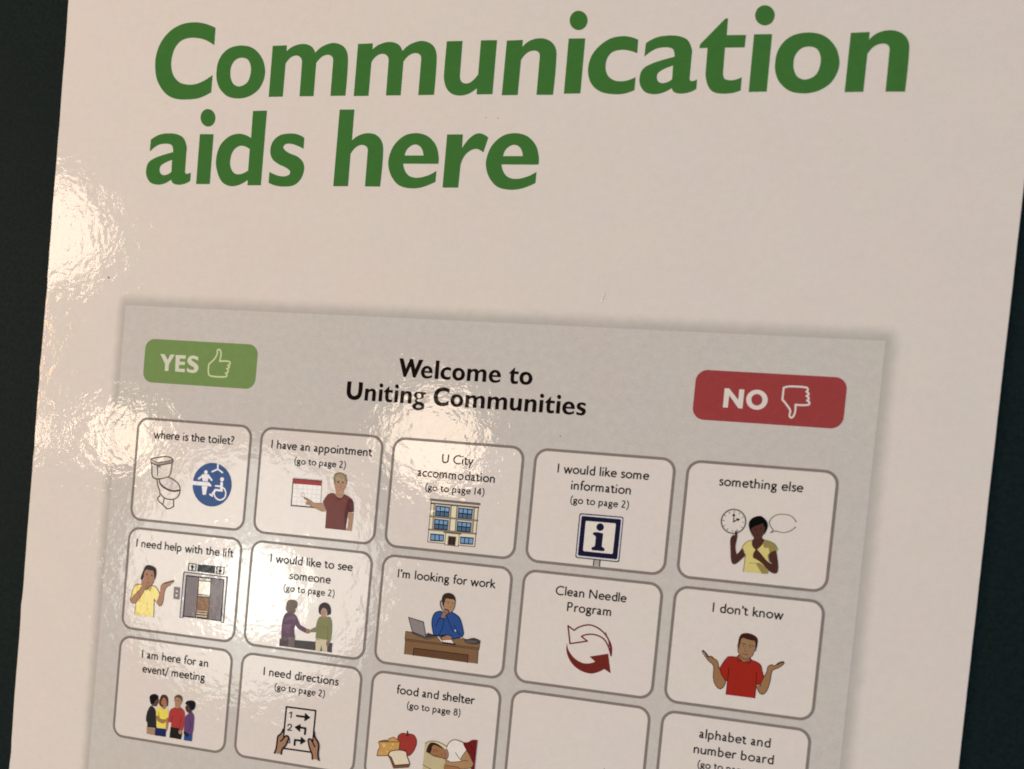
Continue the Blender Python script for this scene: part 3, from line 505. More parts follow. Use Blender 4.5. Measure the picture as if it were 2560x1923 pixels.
   ('F', '3e3435', 0, '108.53,-55.63 108.39,-54.15 108.81,-53.15 109.92,-52.42 111.10,-52.49 112.05,-53.19 112.52,-54.36 112.55,-55.84* 111.33,-56.39* 111.44,-55.29 110.99,-54.40* 109.93,-54.11 109.28,-55.00 109.31,-56.08* 109.65,-56.58* 108.79,-56.00'), ('C', '9e6a5c', 0, '110.16,-55.71 0.205'), ('F', '81665a', 0, '112.00,-64.17* 113.04,-64.32* 112.98,-65.14 112.61,-65.93 112.06,-65.52')]),
 ('desk', 1, 2,
  [('P', '7d6145', 0, '137.64,-58.13 161.39,-58.24 161.33,-60.40 137.65,-60.39'), ('P', '7a5d42', 0, '137.85,-60.96 161.12,-60.94 161.18,-65.06 137.86,-65.07'), ('P', '5f4430', 0, '140.78,-62.86 158.10,-62.82 158.12,-65.11 140.71,-65.10'), ('K', '3f2c20', 0.244, '140.71,-65.10 140.78,-62.86 158.10,-62.82 158.12,-65.11'),
   ('P', '4d392b', 0, '137.64,-60.33 161.35,-60.26 161.38,-60.91 137.64,-60.99'), ('K', '7d6145', 0.163, '137.65,-60.66 161.38,-60.59'), ('K', '382a20', 0.163, '137.64,-58.13 161.39,-58.24 161.33,-60.33'), ('K', '382a20', 0.163, '137.64,-58.13 137.62,-60.39'), ('K', '382a20', 0.163, '137.82,-60.97 137.86,-65.07'), ('K', '382a20', 0.159, '161.09,-60.95 161.18,-65.06')]),
 ('laptop', 1, 2,
  [('P', '3f3833', 0, '139.75,-58.08 144.33,-59.12 144.49,-58.64 144.68,-57.69 147.80,-58.31 147.44,-58.88 144.33,-59.85 139.87,-58.66'), ('P', '5b544e', 0, '139.99,-58.45 144.28,-59.32 147.27,-58.50 147.57,-58.73 144.32,-59.72 140.01,-58.65'), ('P', '3c3630', 0, '137.98,-53.65 143.11,-54.51 144.44,-59.24 139.67,-58.02'),
   ('P', '857b79', 0, '138.36,-53.93 143.00,-54.78 144.14,-59.01 139.87,-57.89')]),
 ('person', 1, 2,
  [('F', '2f4b80', 0, '148.04,-50.77 149.03,-50.99 151.47,-50.58* 153.19,-51.30 154.38,-52.21 155.25,-54.07 155.94,-56.21 155.95,-57.00 155.20,-57.74 152.68,-58.64* 152.31,-57.70* 150.52,-57.72 148.34,-58.17 146.67,-58.11* 145.96,-55.82 145.71,-54.00 145.97,-52.39 146.57,-51.40'),
   ('LC', '1b1e38', 0.242, '148.04,-50.77 149.03,-50.99 151.47,-50.58* 153.19,-51.30 154.38,-52.21 155.25,-54.07 155.94,-56.21 155.95,-57.00 155.20,-57.74 152.68,-58.64* 152.31,-57.70* 150.52,-57.72 148.34,-58.17 146.67,-58.11* 145.96,-55.82 145.71,-54.00 145.97,-52.39 146.57,-51.40'), ('L', '1b1e38', 0.188, '149.49,-52.91 149.21,-55.70 148.33,-57.98'),
   ('L', '1b1e38', 0.188, '148.10,-52.80 147.54,-54.19 147.24,-55.41'), ('L', '1b1e38', 0.188, '150.30,-52.02 151.58,-54.50 152.87,-56.45'), ('L', '1b1e38', 0.187, '152.98,-54.47 153.79,-56.01 155.14,-57.10'), ('P', 'd0ccd0', 0, '153.20,-55.56 153.70,-56.22 153.16,-56.32'), ('K', '1b1e38', 0.215, '148.17,-52.80 149.63,-52.96'),
   ('F', 'a27e5e', 0, '149.04,-46.85* 152.06,-46.73* 152.32,-47.73 152.19,-49.45 151.60,-50.50 150.94,-50.77 150.04,-50.08 149.01,-49.41 149.08,-47.96'), ('F', '3a2c22', 0, '148.26,-48.05 148.25,-46.61 148.77,-45.50 149.96,-45.04 151.36,-45.21 152.35,-46.15 152.54,-47.44* 152.14,-46.83* 149.44,-46.74* 149.21,-47.94 148.99,-49.15* 148.61,-48.80'),
   ('L', '33261e', 0.16, '152.38,-46.54 152.55,-47.57 152.32,-49.43 151.68,-50.55'), ('L', '6c4c36', 0.161, '149.55,-47.84 150.36,-47.68 150.80,-47.90'), ('L', '6c4c36', 0.16, '151.35,-47.90 152.02,-47.76'), ('C', '5a3f2d', 0, '150.34,-48.15 0.165'), ('C', '5a3f2d', 0, '151.72,-48.19 0.164'), ('L', '7d5b42', 0.134, '151.13,-48.52 151.33,-49.15 150.79,-49.28'),
   ('L', '2c2622', 0.886, '148.11,-47.94 148.37,-49.22 149.09,-50.19'), ('L', '9b9392', 0.51, '148.19,-48.06 148.45,-49.08 149.11,-50.12'), ('F', '8b6b54', 0, '148.86,-51.40* 149.11,-50.45 149.77,-50.11 150.48,-50.30 150.69,-51.06 149.81,-51.95* 149.59,-52.80* 148.50,-52.65*'), ('L', '342a26', 0.295, '149.50,-50.15 150.18,-50.07 150.86,-50.65 150.58,-51.33 149.93,-51.74'),
   ('L', '4a3a32', 0.134, '149.18,-51.10 149.98,-50.88'), ('F', '9a7058', 0, '150.27,-58.05 151.21,-57.76 152.20,-57.97 152.41,-58.47 151.20,-59.01 149.82,-59.12 149.23,-58.73*'), ('L', '2c2426', 0.295, '149.06,-58.42 150.26,-57.94')]),
 ('notepad', 1, 2, [('P', 'd6ccc2', 0, '149.51,-59.42 152.43,-58.93 153.21,-59.89 149.90,-59.90'), ('K', '2a221e', 0.349, '149.71,-60.05 153.64,-60.10'), ('K', '2a221e', 0.538, '148.17,-58.52 149.48,-59.82'), ('K', 'd6ccc2', 0.269, '148.17,-58.52 149.48,-59.82')]),
 ('telephone', 1, 2, [('F', '3c3938', 0, '156.51,-58.50* 157.96,-57.93 159.42,-57.52 161.45,-58.10* 160.80,-59.16 158.79,-59.43 156.84,-59.12'), ('F', '575352', 0, '156.80,-58.66* 158.54,-58.26 160.59,-58.33* 160.37,-58.88 158.76,-59.14 156.97,-59.03'), ('L', '2c2420', 0.133, '155.45,-57.45 156.19,-58.08 157.04,-58.31')]),
 ('exchange_arrows', 1, 3,
  [('LC', '68282a', 0.359, '187.54,-50.54* 189.45,-51.68* 190.77,-50.57 193.00,-49.67 194.67,-49.60 196.80,-50.36 198.73,-51.78 200.20,-53.75 200.88,-55.43 200.98,-57.69* 199.96,-55.17 198.49,-53.20 196.61,-52.35 194.80,-52.18 193.03,-52.52 191.78,-53.18* 193.66,-54.31* 188.61,-55.67*'), ('F', '68282a', 0, '198.67,-51.15 199.57,-52.56 200.52,-54.34 200.93,-55.68* 200.06,-54.90* 199.64,-53.18'),
   ('F', '68282a', 0, '200.40,-55.11* 200.94,-55.04* 201.09,-56.29 200.97,-57.88* 200.55,-56.61'), ('F', '6b2a24', 0, '187.73,-55.55* 188.19,-57.25 189.25,-58.78 190.94,-60.10 193.08,-60.84 194.75,-60.70 195.99,-60.29 196.54,-59.96* 194.78,-58.70* 200.10,-57.20* 201.38,-62.73* 199.41,-61.75* 198.15,-62.61 196.43,-63.40 194.65,-63.57 192.26,-62.99 190.05,-61.61 188.57,-59.76 187.77,-57.68')]),
 ('person', 1, 4,
  [('F', '916b49', 0, '230.22,-56.83 228.74,-55.41 227.50,-53.96 226.71,-52.82* 227.15,-52.89 228.21,-53.75 228.76,-54.42* 229.36,-54.28 230.14,-54.80 231.03,-55.25 231.49,-56.17 231.86,-57.48 232.88,-59.20 234.13,-60.76* 233.78,-62.04 233.25,-62.85 232.56,-63.12 231.78,-62.67 230.93,-61.43 230.52,-59.75'),
   ('L', '3a271c', 0.182, '231.86,-57.48 231.56,-56.29 231.10,-55.30 230.14,-54.80 229.36,-54.28 228.77,-54.48'), ('L', '3a271c', 0.183, '226.90,-52.86 226.76,-53.31 227.54,-54.33 228.77,-55.66 230.22,-56.83 230.49,-59.76 230.93,-61.43 231.78,-62.67 232.56,-63.12 233.25,-62.85 233.78,-62.04 234.08,-60.89'), ('L', '3a2a26', 0.366, '226.97,-52.98 227.85,-53.79 228.60,-54.63'),
   ('K', '8f7d74', 0.146, '227.20,-53.44 227.82,-54.17'), ('L', '3a2a26', 0.268, '228.89,-54.47 229.36,-54.35 229.95,-54.77'),
   ('F', '916b49', 0, '244.29,-58.33* 245.04,-56.40 245.16,-55.29 246.04,-54.57 246.66,-54.85* 247.64,-54.12 248.74,-53.37* 249.33,-53.42 249.16,-54.05 247.98,-55.17 246.65,-55.95 246.26,-56.73 246.13,-58.94 245.67,-61.44 244.98,-62.75 244.18,-63.10 243.42,-62.59 242.48,-61.01* 243.54,-60.26'),
   ('L', '3a271c', 0.179, '244.28,-58.27 244.95,-56.66 245.11,-55.30 246.04,-54.57 246.66,-54.85* 247.64,-54.12 248.74,-53.37 249.34,-53.48 249.11,-54.12 247.98,-55.17 246.65,-55.95 246.26,-56.73 246.13,-58.94 245.67,-61.44 244.98,-62.75 244.18,-63.10 243.42,-62.59 242.54,-61.00'), ('L', '2e2020', 0.404, '247.60,-54.25 248.41,-53.60 249.16,-53.44'),
   ('L', '3a271c', 0.144, '243.51,-61.12 243.76,-60.11'), ('F', '916b49', 0, '236.93,-52.78* 238.08,-53.50 239.52,-53.56* 239.72,-54.39* 238.35,-54.93* 237.43,-54.19'),
   ('F', '94291f', 0, '233.97,-53.83* 236.30,-53.66* 237.07,-54.73* 237.42,-54.07* 238.35,-54.93* 239.14,-54.47* 239.79,-55.06* 240.45,-53.93* 241.98,-54.35 243.13,-55.06 243.70,-56.57 244.28,-58.21* 243.52,-60.14 242.51,-60.70* 242.39,-60.65* 242.51,-64.45* 234.44,-64.50* 234.42,-60.60* 234.00,-60.65* 232.88,-59.20 232.04,-57.46* 232.98,-55.37'),
   ('L', '4a1014', 0.181, '236.30,-53.66 235.33,-53.62 233.97,-53.83* 232.98,-55.37 232.04,-57.46* 232.88,-59.20 234.06,-60.67* 234.49,-60.47'), ('L', '4a1014', 0.181, '234.50,-57.02 234.58,-59.84 234.50,-64.40'), ('L', '4a1014', 0.18, '240.45,-53.93 241.98,-54.35 243.13,-55.06 243.70,-56.57 244.28,-58.21* 243.52,-60.14 242.51,-60.66'),
   ('L', '4a1014', 0.18, '242.15,-57.14 242.45,-60.64 242.44,-64.46'), ('F', '8b3a36', 0, '236.89,-52.97* 236.41,-53.59* 237.07,-54.73* 237.42,-54.07*'), ('F', '8b3a36', 0, '239.98,-53.38* 240.58,-53.98* 239.79,-55.06* 239.20,-54.52*'), ('K', '4a1014', 0.181, '236.89,-52.97 236.39,-53.61 237.07,-54.75 237.42,-54.10'),
   ('K', '4a1014', 0.18, '239.98,-53.36 240.57,-53.96 239.79,-55.06 239.20,-54.50 238.35,-54.96 237.42,-54.10'), ('F', '937150', 0, '236.95,-48.25* 237.86,-47.77 238.73,-48.16 239.70,-48.28 240.89,-48.26 241.21,-49.08 241.00,-50.57 240.89,-51.80 240.41,-52.96 239.53,-53.62 238.60,-53.90 237.84,-53.53 236.85,-52.55 236.58,-51.11 236.82,-49.98'),
   ('F', '3b201c', 0, '236.33,-50.41 236.42,-48.93 236.65,-47.67 237.29,-46.89 238.57,-46.59 240.02,-46.78 241.03,-47.27 241.64,-48.05 241.69,-49.38 241.50,-50.75 241.11,-51.04* 241.13,-49.21* 240.80,-48.52* 239.48,-48.43 238.63,-48.29 237.76,-48.03* 237.14,-48.35* 236.96,-49.60 236.72,-51.34* 236.42,-51.13'), ('C', '6a5c50', 0, '236.39,-50.40 0.263'), ('C', '6a5c50', 0, '241.32,-51.14 0.260'),
   ('L', '3a271c', 0.157, '236.50,-51.12 236.69,-52.20 237.58,-53.32 238.60,-53.90 239.53,-53.62 240.52,-52.83 240.89,-51.80 241.03,-51.05'), ('C', '3f2a20', 0, '237.95,-50.25 0.167'), ('C', '3f2a20', 0, '239.78,-50.50 0.166'), ('L', '4f3628', 0.168, '237.28,-49.74 238.04,-49.59 238.55,-49.89'), ('L', '4f3628', 0.168, '239.28,-49.99 239.98,-49.84 240.72,-50.11'),
   ('L', '6a4a33', 0.132, '238.63,-50.68 238.34,-51.38 238.74,-51.76 239.22,-51.77'), ('L', '5a3426', 0.144, '237.84,-52.36 238.58,-52.58 239.48,-52.59')]),
 ('person', 2, 0,
  [('F', '5d4338', 0, '53.67,-90.87 54.27,-90.36 54.95,-89.98 55.09,-90.96 54.81,-91.85 54.32,-92.66 53.67,-92.65 52.79,-92.70* 52.55,-91.87 53.40,-91.47'), ('F', '9c7c60', 0, '51.44,-99.81* 54.67,-99.85* 54.72,-102.05* 51.67,-101.99*'),
   ('F', '2d2c2c', 0, '52.23,-92.70* 53.22,-92.92 54.09,-93.66 54.43,-94.75 54.70,-96.71 55.14,-99.71* 51.56,-99.75* 51.56,-98.58 50.98,-97.52 51.09,-95.22 51.53,-93.87'), ('F', '1d1b1d', 0, '51.72,-90.71 51.69,-89.57 52.83,-88.77 54.11,-88.74 54.93,-89.42 54.57,-90.18 53.83,-90.85 53.51,-91.74* 52.34,-92.22* 51.94,-91.39')]),
 ('person', 2, 0,
  [('F', '9a7050', 0, '54.59,-95.58* 55.54,-95.38* 56.11,-96.37 58.05,-96.45 58.28,-96.92 57.53,-97.73 56.22,-97.49 55.04,-96.95'), ('F', '262b52', 0, '54.64,-99.57* 58.65,-99.42* 58.73,-102.00* 54.68,-102.06*'), ('F', '9a7050', 0, '58.25,-96.07 59.09,-95.66 59.22,-98.35 58.88,-100.17 58.65,-99.42'), ('F', '9a7050', 0, '56.43,-92.06* 57.94,-91.85* 57.71,-92.87 57.09,-93.10'),
   ('F', 'dcc850', 0, '55.12,-92.66 56.07,-92.46* 57.13,-93.45 57.75,-93.29 58.14,-92.32* 58.79,-93.29 58.97,-95.68* 58.22,-96.21 58.47,-98.88 57.04,-99.40 54.99,-98.95* 54.92,-97.39* 54.59,-95.51* 54.59,-93.87'), ('F', '9a7050', 0, '54.60,-95.65* 55.55,-95.45* 56.12,-96.44 58.05,-96.45 58.28,-96.92 57.53,-97.73 56.22,-97.49 55.04,-96.95'),
   ('L', '5c4220', 0.165, '55.44,-94.33 55.64,-95.58 56.29,-96.49 58.05,-96.45'), ('L', '5c4220', 0.165, '55.04,-96.95 56.22,-97.49 57.52,-97.71'), ('F', '9a6c4c', 0, '56.04,-90.40 56.93,-89.71 57.86,-90.16 58.00,-91.13 57.41,-92.23 56.67,-92.02 56.08,-91.25'),
   ('F', '4f3026', 0, '55.44,-90.06 55.89,-88.86 56.81,-88.38 57.96,-88.72 58.51,-89.78 58.61,-91.90* 57.96,-92.13* 58.08,-90.83 57.59,-89.91 56.84,-89.51 56.20,-90.38 56.04,-91.26 56.87,-92.42 55.72,-92.15 55.24,-91.36')]),
 ('person', 2, 0,
  [('F', '9f7860', 0, '60.96,-89.17 63.08,-88.88 63.46,-90.10 63.07,-91.29 62.93,-92.01 62.13,-92.33 61.39,-92.08 61.09,-90.57'), ('F', '26251f', 0, '60.24,-98.49* 63.43,-98.53* 64.43,-99.02 64.35,-102.03* 60.13,-101.98*'),
   ('F', 'a03c38', 0, '59.50,-93.19 61.14,-91.98* 62.13,-92.33 63.19,-91.69* 64.53,-92.50 65.05,-93.84 65.16,-96.65 64.67,-99.06* 63.55,-99.00* 63.35,-98.50* 60.32,-98.47* 60.37,-97.05* 59.10,-97.08* 59.23,-95.36'), ('L', '742a28', 0.179, '60.54,-94.89 60.50,-97.03'), ('L', '742a28', 0.164, '63.60,-94.47 63.59,-96.87 63.42,-98.46'), ('L', '5a2a26', 0.209, '61.23,-92.10 62.14,-92.43 63.20,-91.83'),
   ('F', '5c4836', 0, '60.79,-89.61 60.83,-88.62 61.55,-87.88 62.82,-87.78 63.60,-88.53 63.67,-90.07* 63.24,-89.28 62.60,-88.80 61.32,-88.76 60.99,-89.45 61.00,-90.44*'), ('L', '7d5843', 0.149, '61.40,-89.67 62.99,-89.60'), ('C', 'a07860', 0, '63.90,-99.66 0.665')]),
 ('person', 2, 0,
  [('F', '30467a', 0, '65.34,-99.46* 68.31,-99.03* 68.28,-102.03* 65.43,-102.09*'), ('F', '4a3832', 0, '65.18,-91.00 65.73,-90.07 66.74,-90.78 67.34,-92.11 67.36,-93.09 66.33,-93.10 65.40,-92.52 64.96,-91.45'), ('F', '5f4268', 0, '66.05,-93.49 67.40,-92.74 68.08,-93.28 68.44,-94.21 68.52,-96.18 68.47,-98.72 68.04,-99.56* 65.85,-99.81* 65.13,-99.20* 65.24,-96.64 65.21,-94.67'),
   ('L', '43304a', 0.178, '66.98,-94.98 67.41,-97.04 66.88,-98.95'), ('F', '1f1d20', 0, '64.97,-90.46 65.13,-89.59 65.96,-89.12 67.68,-88.96 68.46,-89.70 68.37,-91.26 67.50,-92.09 66.64,-91.36 65.75,-90.35'), ('F', '2c2728', 0, '65.17,-99.34 66.30,-99.46 67.15,-100.18 66.58,-100.83 65.59,-100.41')]),
 ('directions_sheet', 2, 1, [('K', '30241f', 0.515, '100.28,-95.76 100.36,-86.41 110.41,-86.23 110.35,-95.67'), ('K', '30241f', 0.515, '100.57,-99.55 110.41,-99.36')]),
 ('numerals', 2, 1, [('K', '3a3733', 0.314, '101.69,-88.20 102.30,-87.84 102.25,-89.63'), ('L', '3a3733', 0.314, '101.41,-92.29 101.92,-91.74 102.67,-91.98 102.47,-92.69 101.43,-93.64'), ('K', '3a3733', 0.314, '101.43,-93.64 102.80,-93.54'), ('L', '3a3733', 0.257, '102.35,-96.15 102.65,-97.48'), ('K', '3a3733', 0.257, '102.65,-97.48 101.74,-97.62')]),
 ('arrows', 2, 1,
  [('K', '1b1d1e', 0.626, '104.18,-88.74 107.16,-88.67'), ('PJ', '1b1d1e', 0.198, '106.98,-87.60 108.64,-88.67 106.98,-89.93'), ('PJ', '1b1d1e', 0.199, '103.90,-92.35 105.62,-91.28 105.65,-93.47'), ('K', '1b1d1e', 0.625, '105.71,-92.19 107.50,-92.22 107.45,-94.04'), ('K', '1b1d1e', 0.627, '104.27,-97.93 104.27,-96.35 106.25,-96.30'),
   ('PJ', '1b1d1e', 0.199, '106.29,-95.17 107.88,-96.21 106.28,-97.40')]),
 ('hand', 2, 1,
  [('F', '96735a', 0, '99.78,-94.45 99.11,-95.38 98.45,-96.30 98.41,-98.24 98.19,-99.93 97.81,-101.51* 99.92,-101.47* 100.03,-100.21 100.85,-99.40 101.45,-97.80 101.92,-96.35 101.60,-95.43 100.94,-95.53 100.26,-96.32 99.70,-95.16'), ('L', '2b1b17', 0.486, '100.00,-93.60 99.39,-95.06 98.43,-96.10 98.29,-98.12 98.16,-99.94 97.70,-101.45'),
   ('L', '2b1b17', 0.458, '100.54,-96.14 101.38,-95.44 102.11,-96.05 101.89,-96.90 101.23,-98.65 100.29,-99.83 100.03,-101.45'), ('L', '2b1b17', 0.43, '99.46,-97.42 100.15,-96.74 100.63,-95.85')]),
 ('hand', 2, 1,
  [('F', '96735a', 0, '110.88,-94.23 111.47,-94.96 112.40,-96.19 112.65,-98.07 112.53,-99.86 112.97,-101.37* 110.82,-101.28* 110.77,-99.99 109.73,-98.50 108.97,-96.69 108.85,-95.48 109.58,-95.37 110.55,-96.19 110.58,-94.95'), ('L', '2b1b17', 0.48, '110.57,-92.90 110.98,-94.49 112.07,-95.83 112.53,-97.13 112.49,-99.46 112.98,-101.44'),
   ('L', '2b1b17', 0.425, '109.04,-96.68 108.86,-95.55 109.57,-95.31 110.40,-96.21 111.26,-97.45'), ('L', '2b1b17', 0.453, '109.04,-96.68 109.73,-98.50 110.48,-99.76 110.78,-101.42')]),
 ('apple', 2, 2,
  [('F', '943830', 0, '138.22,-91.07 138.40,-90.06 139.45,-89.18 140.95,-89.09 142.26,-89.01 143.41,-89.29 144.17,-90.29 144.40,-91.50 144.20,-92.60 143.53,-94.30 142.52,-95.56* 141.51,-95.75* 140.97,-94.14* 139.02,-94.43* 139.00,-92.29*'),
   ('LC', '5e2022', 0.201, '138.22,-91.07 138.40,-90.06 139.45,-89.18 140.95,-89.09 142.26,-89.01 143.41,-89.29 144.17,-90.29 144.40,-91.50 144.20,-92.60 143.53,-94.30 142.52,-95.56* 141.51,-95.75* 140.97,-94.14* 139.02,-94.43* 139.09,-92.28*'), ('L', '5e1a1c', 0.182, '140.73,-89.68 141.29,-89.71 141.84,-89.52'), ('L', '382c20', 0.382, '141.14,-88.33 141.33,-89.59')]),
 ('cheese', 2, 2,
  [('P', 'bb8e4e', 0, '132.30,-92.78 139.05,-91.86 138.97,-94.44 135.89,-95.43 135.63,-96.59 132.02,-97.19 132.19,-95.53 132.68,-94.65 132.60,-93.86 132.16,-93.11'), ('P', '7c5c46', 0, '132.30,-92.75 133.86,-92.10 135.17,-91.91 135.59,-92.25'), ('P', 'bb8e4e', 0, '135.32,-91.51 136.86,-90.71 139.05,-91.82 135.77,-92.24'), ('L', '5c401e', 0.22, '132.30,-92.75 133.87,-92.17 135.08,-91.97'),
   ('KC', '5c401e', 0.202, '132.31,-92.81 139.05,-91.87 138.97,-94.44 135.89,-95.43 135.63,-96.61 132.02,-97.19 132.19,-95.53 132.70,-94.65 132.62,-93.85 132.16,-93.11'), ('K', '5c401e', 0.183, '135.25,-91.77 135.37,-91.48 136.86,-90.71 138.95,-91.76'), ('C', 'd0a86c', 0, '134.01,-93.69 0.588'), ('C', 'd0a86c', 0, '136.85,-93.01 0.359'), ('C', 'd0a86c', 0, '136.33,-94.07 0.264'),
   ('C', 'd0a86c', 0, '135.18,-95.40 0.322'), ('C', 'c99d5e', 0, '133.31,-96.22 0.342')]),
 ('bread', 2, 2,
  [('PJ', '6b4c38', 0.183, '135.58,-96.55 136.60,-96.84 138.06,-99.22 142.87,-98.22 142.59,-99.15 137.78,-100.20 136.39,-97.59'), ('F', 'd2c4a6', 0, '135.84,-95.88 136.26,-95.24 137.35,-94.77 139.02,-94.41 140.62,-94.39 141.40,-94.70 141.64,-95.64* 142.91,-98.14* 138.07,-99.23* 136.72,-96.92* 135.95,-96.54'),
   ('LC', '48342a', 0.238, '135.84,-95.88 136.26,-95.24 137.35,-94.77 139.02,-94.41 140.62,-94.39 141.40,-94.70 141.64,-95.64* 142.91,-98.14* 138.07,-99.23* 136.72,-96.92* 135.95,-96.54')]),
 ('pillow', 2, 2,
  [('F', 'b5a67e', 0, '147.17,-91.18* 148.35,-90.39 149.81,-90.07 151.39,-90.14 153.01,-90.61 154.12,-91.06* 154.24,-91.82 154.26,-94.90* 154.16,-95.71 153.88,-96.64 153.79,-98.60* 147.18,-99.61* 147.12,-97.66 147.17,-94.55'),
   ('F', 'c9bd96', 0, '147.89,-91.34 149.10,-90.41 149.82,-90.18 151.40,-90.25 153.02,-90.72 154.04,-91.19* 153.88,-91.96 153.51,-91.93 151.94,-91.01 150.03,-90.50 148.78,-90.95'), ('L', '50452e', 0.162, '147.17,-91.17 148.35,-90.39 149.81,-90.05 151.39,-90.14 153.01,-90.61 154.07,-91.05'), ('L', '5e4626', 0.181, '147.15,-97.66 148.56,-98.24 149.90,-98.66')]),
 ('blanket', 2, 2, [('F', '6a2020', 0, '159.02,-89.10* 160.56,-88.93 161.58,-88.18 162.46,-87.88 163.50,-87.85* 163.42,-92.56 163.41,-97.12* 162.11,-97.32* 162.78,-94.85* 161.76,-92.81 160.42,-91.26 159.48,-90.08'), ('L', '421416', 0.125, '159.02,-89.10 160.56,-88.93 161.58,-88.18 162.46,-87.88 163.50,-87.85'), ('L', '481416', 0.124, '160.83,-88.92 161.95,-90.16 163.01,-91.66 163.26,-92.76')]),
 ('sleeping_person', 2, 2,
  [('F', 'd8d0c4', 0, '154.18,-91.30 154.70,-89.99 155.53,-89.08 156.78,-88.72 158.18,-88.95 159.05,-89.20* 159.48,-90.08 160.33,-91.27* 158.78,-94.14* 158.93,-94.73* 155.88,-95.45 154.75,-95.18 154.88,-93.67'), ('L', '4c453c', 0.197, '154.17,-91.30 154.61,-90.02 155.53,-89.01 156.78,-88.65 158.18,-88.89 159.07,-89.16'), ('L', '4c453c', 0.178, '157.06,-92.46 158.00,-93.64 158.90,-94.38'),
   ('F', 'a07c58', 0, '160.37,-91.53* 161.05,-92.04 161.90,-93.32 162.77,-94.76 162.80,-95.81 162.02,-96.37* 159.16,-97.07* 159.23,-97.76* 153.75,-98.60* 153.98,-96.71 154.20,-95.71* 154.77,-95.36 155.98,-95.53 157.87,-95.15 158.92,-94.64 158.92,-93.68 159.63,-92.52'), ('F', '956a4a', 0, '153.98,-96.76* 155.27,-96.78 157.29,-96.65 158.41,-96.83 159.20,-97.41* 159.23,-97.76* 153.75,-98.60*'),
   ('L', '4c4036', 0.16, '160.38,-91.35 159.31,-93.00 158.81,-94.22'), ('L', '63402a', 0.179, '154.17,-95.36 154.76,-95.25 155.89,-95.50 157.87,-95.13 160.10,-94.47 161.19,-94.41'), ('L', '63402a', 0.179, '153.98,-96.80 155.27,-96.78 157.29,-96.65 158.41,-96.83 159.20,-97.41'), ('L', '5a3c24', 0.16, '159.16,-97.09 161.23,-96.67 162.45,-96.13 162.81,-95.37'),
   ('L', '5a2c20', 0.124, '160.45,-91.52 161.05,-92.04 161.90,-93.32 162.79,-94.76'), ('F', '947064', 0, '153.62,-92.18 154.15,-91.92 154.73,-92.63 154.90,-93.66 154.68,-94.49 154.12,-94.93* 154.03,-93.53'), ('L', '5c4a42', 0.179, '154.14,-91.79 154.61,-92.38 154.92,-93.39 154.73,-94.48 154.17,-94.94'),
   ('F', '946a4a', 0, '149.56,-91.36 150.29,-91.17 151.52,-91.43 152.75,-91.69 153.62,-92.18 154.03,-93.26 154.07,-94.85 153.23,-94.72 151.73,-94.60 150.24,-94.45 149.11,-93.82 149.37,-92.72'),
   ('F', '35241a', 0, '147.87,-93.52 147.99,-92.39 148.43,-91.18 149.11,-90.56 150.22,-90.49 151.46,-90.84 152.93,-91.66 153.44,-92.20* 152.57,-91.80 151.43,-91.44 150.10,-91.21 149.55,-91.72 149.43,-92.89 148.98,-93.95*'), ('L', '4d301c', 0.18, '147.78,-93.57 148.98,-93.93 150.24,-94.49 151.74,-94.62 153.23,-94.75 154.08,-94.93'),
   ('L', '6a4428', 0.143, '153.44,-92.20 153.95,-93.10 154.02,-94.85'), ('L', '5e3c24', 0.162, '150.34,-92.49 150.35,-93.28'), ('L', '5e3c24', 0.162, '151.20,-92.40 151.12,-93.08'), ('L', '6e4c32', 0.126, '152.82,-93.44 152.81,-94.24'), ('L', '6e4c32', 0.126, '150.01,-94.04 150.42,-94.42 150.95,-94.12 151.70,-94.23')])]
YES = ['45.20,21.07* 46.84,21.04* 48.07,19.30* 48.92,21.07* 50.50,21.10* 48.69,17.90* 48.68,15.74* 47.30,15.72* 47.26,17.95*', '50.87,21.03* 54.55,21.07* 54.57,19.98* 52.51,19.97* 52.46,18.98* 54.46,19.00* 54.45,17.98* 52.45,17.96* 52.39,16.75* 54.60,16.74* 54.60,15.67* 51.11,15.75*',
 '59.16,20.69* 58.18,21.04 57.13,21.17 55.91,20.78 55.31,19.97 55.33,19.04 55.93,18.30 57.03,17.75 57.91,17.24 57.75,16.72 56.93,16.58 56.07,16.77 55.40,17.25* 55.34,16.08* 56.38,15.73 57.86,15.63 58.96,16.10 59.44,17.05 59.27,17.97 58.40,18.75 57.30,19.33 56.67,19.82 57.01,20.15 57.85,20.10 59.09,19.58*']
NO = [['225.49,20.91* 226.75,20.95* 229.56,17.89* 229.55,20.88* 230.94,20.90* 230.95,15.60* 229.79,15.62* 226.95,19.04* 226.89,15.60* 225.53,15.57*'],
 ['237.56,18.46 237.44,17.39 236.90,16.46 236.02,15.80 234.92,15.52 233.78,15.65 232.77,16.19 232.04,17.04 231.71,18.09 231.82,19.16 232.37,20.09 233.26,20.75 234.36,21.03 235.50,20.89 236.51,20.35 237.23,19.49',
  '236.13,18.37 236.08,17.75 235.80,17.21 235.35,16.83 234.78,16.67 234.19,16.76 233.67,17.07 233.28,17.57 233.11,18.17 233.16,18.79 233.44,19.33 233.89,19.71 234.46,19.87 235.05,19.78 235.57,19.47 235.95,18.97']]
YTH = '66.09,23.57 66.88,23.12 67.08,21.88 66.81,19.85* 70.10,19.97 70.61,19.32 69.81,18.69* 70.37,18.21 69.54,17.62* 70.18,16.92 69.26,16.23* 69.85,15.62 69.33,15.08 64.38,14.99 63.28,15.61 63.14,18.82* 64.89,20.48 65.77,22.18 65.68,23.13'
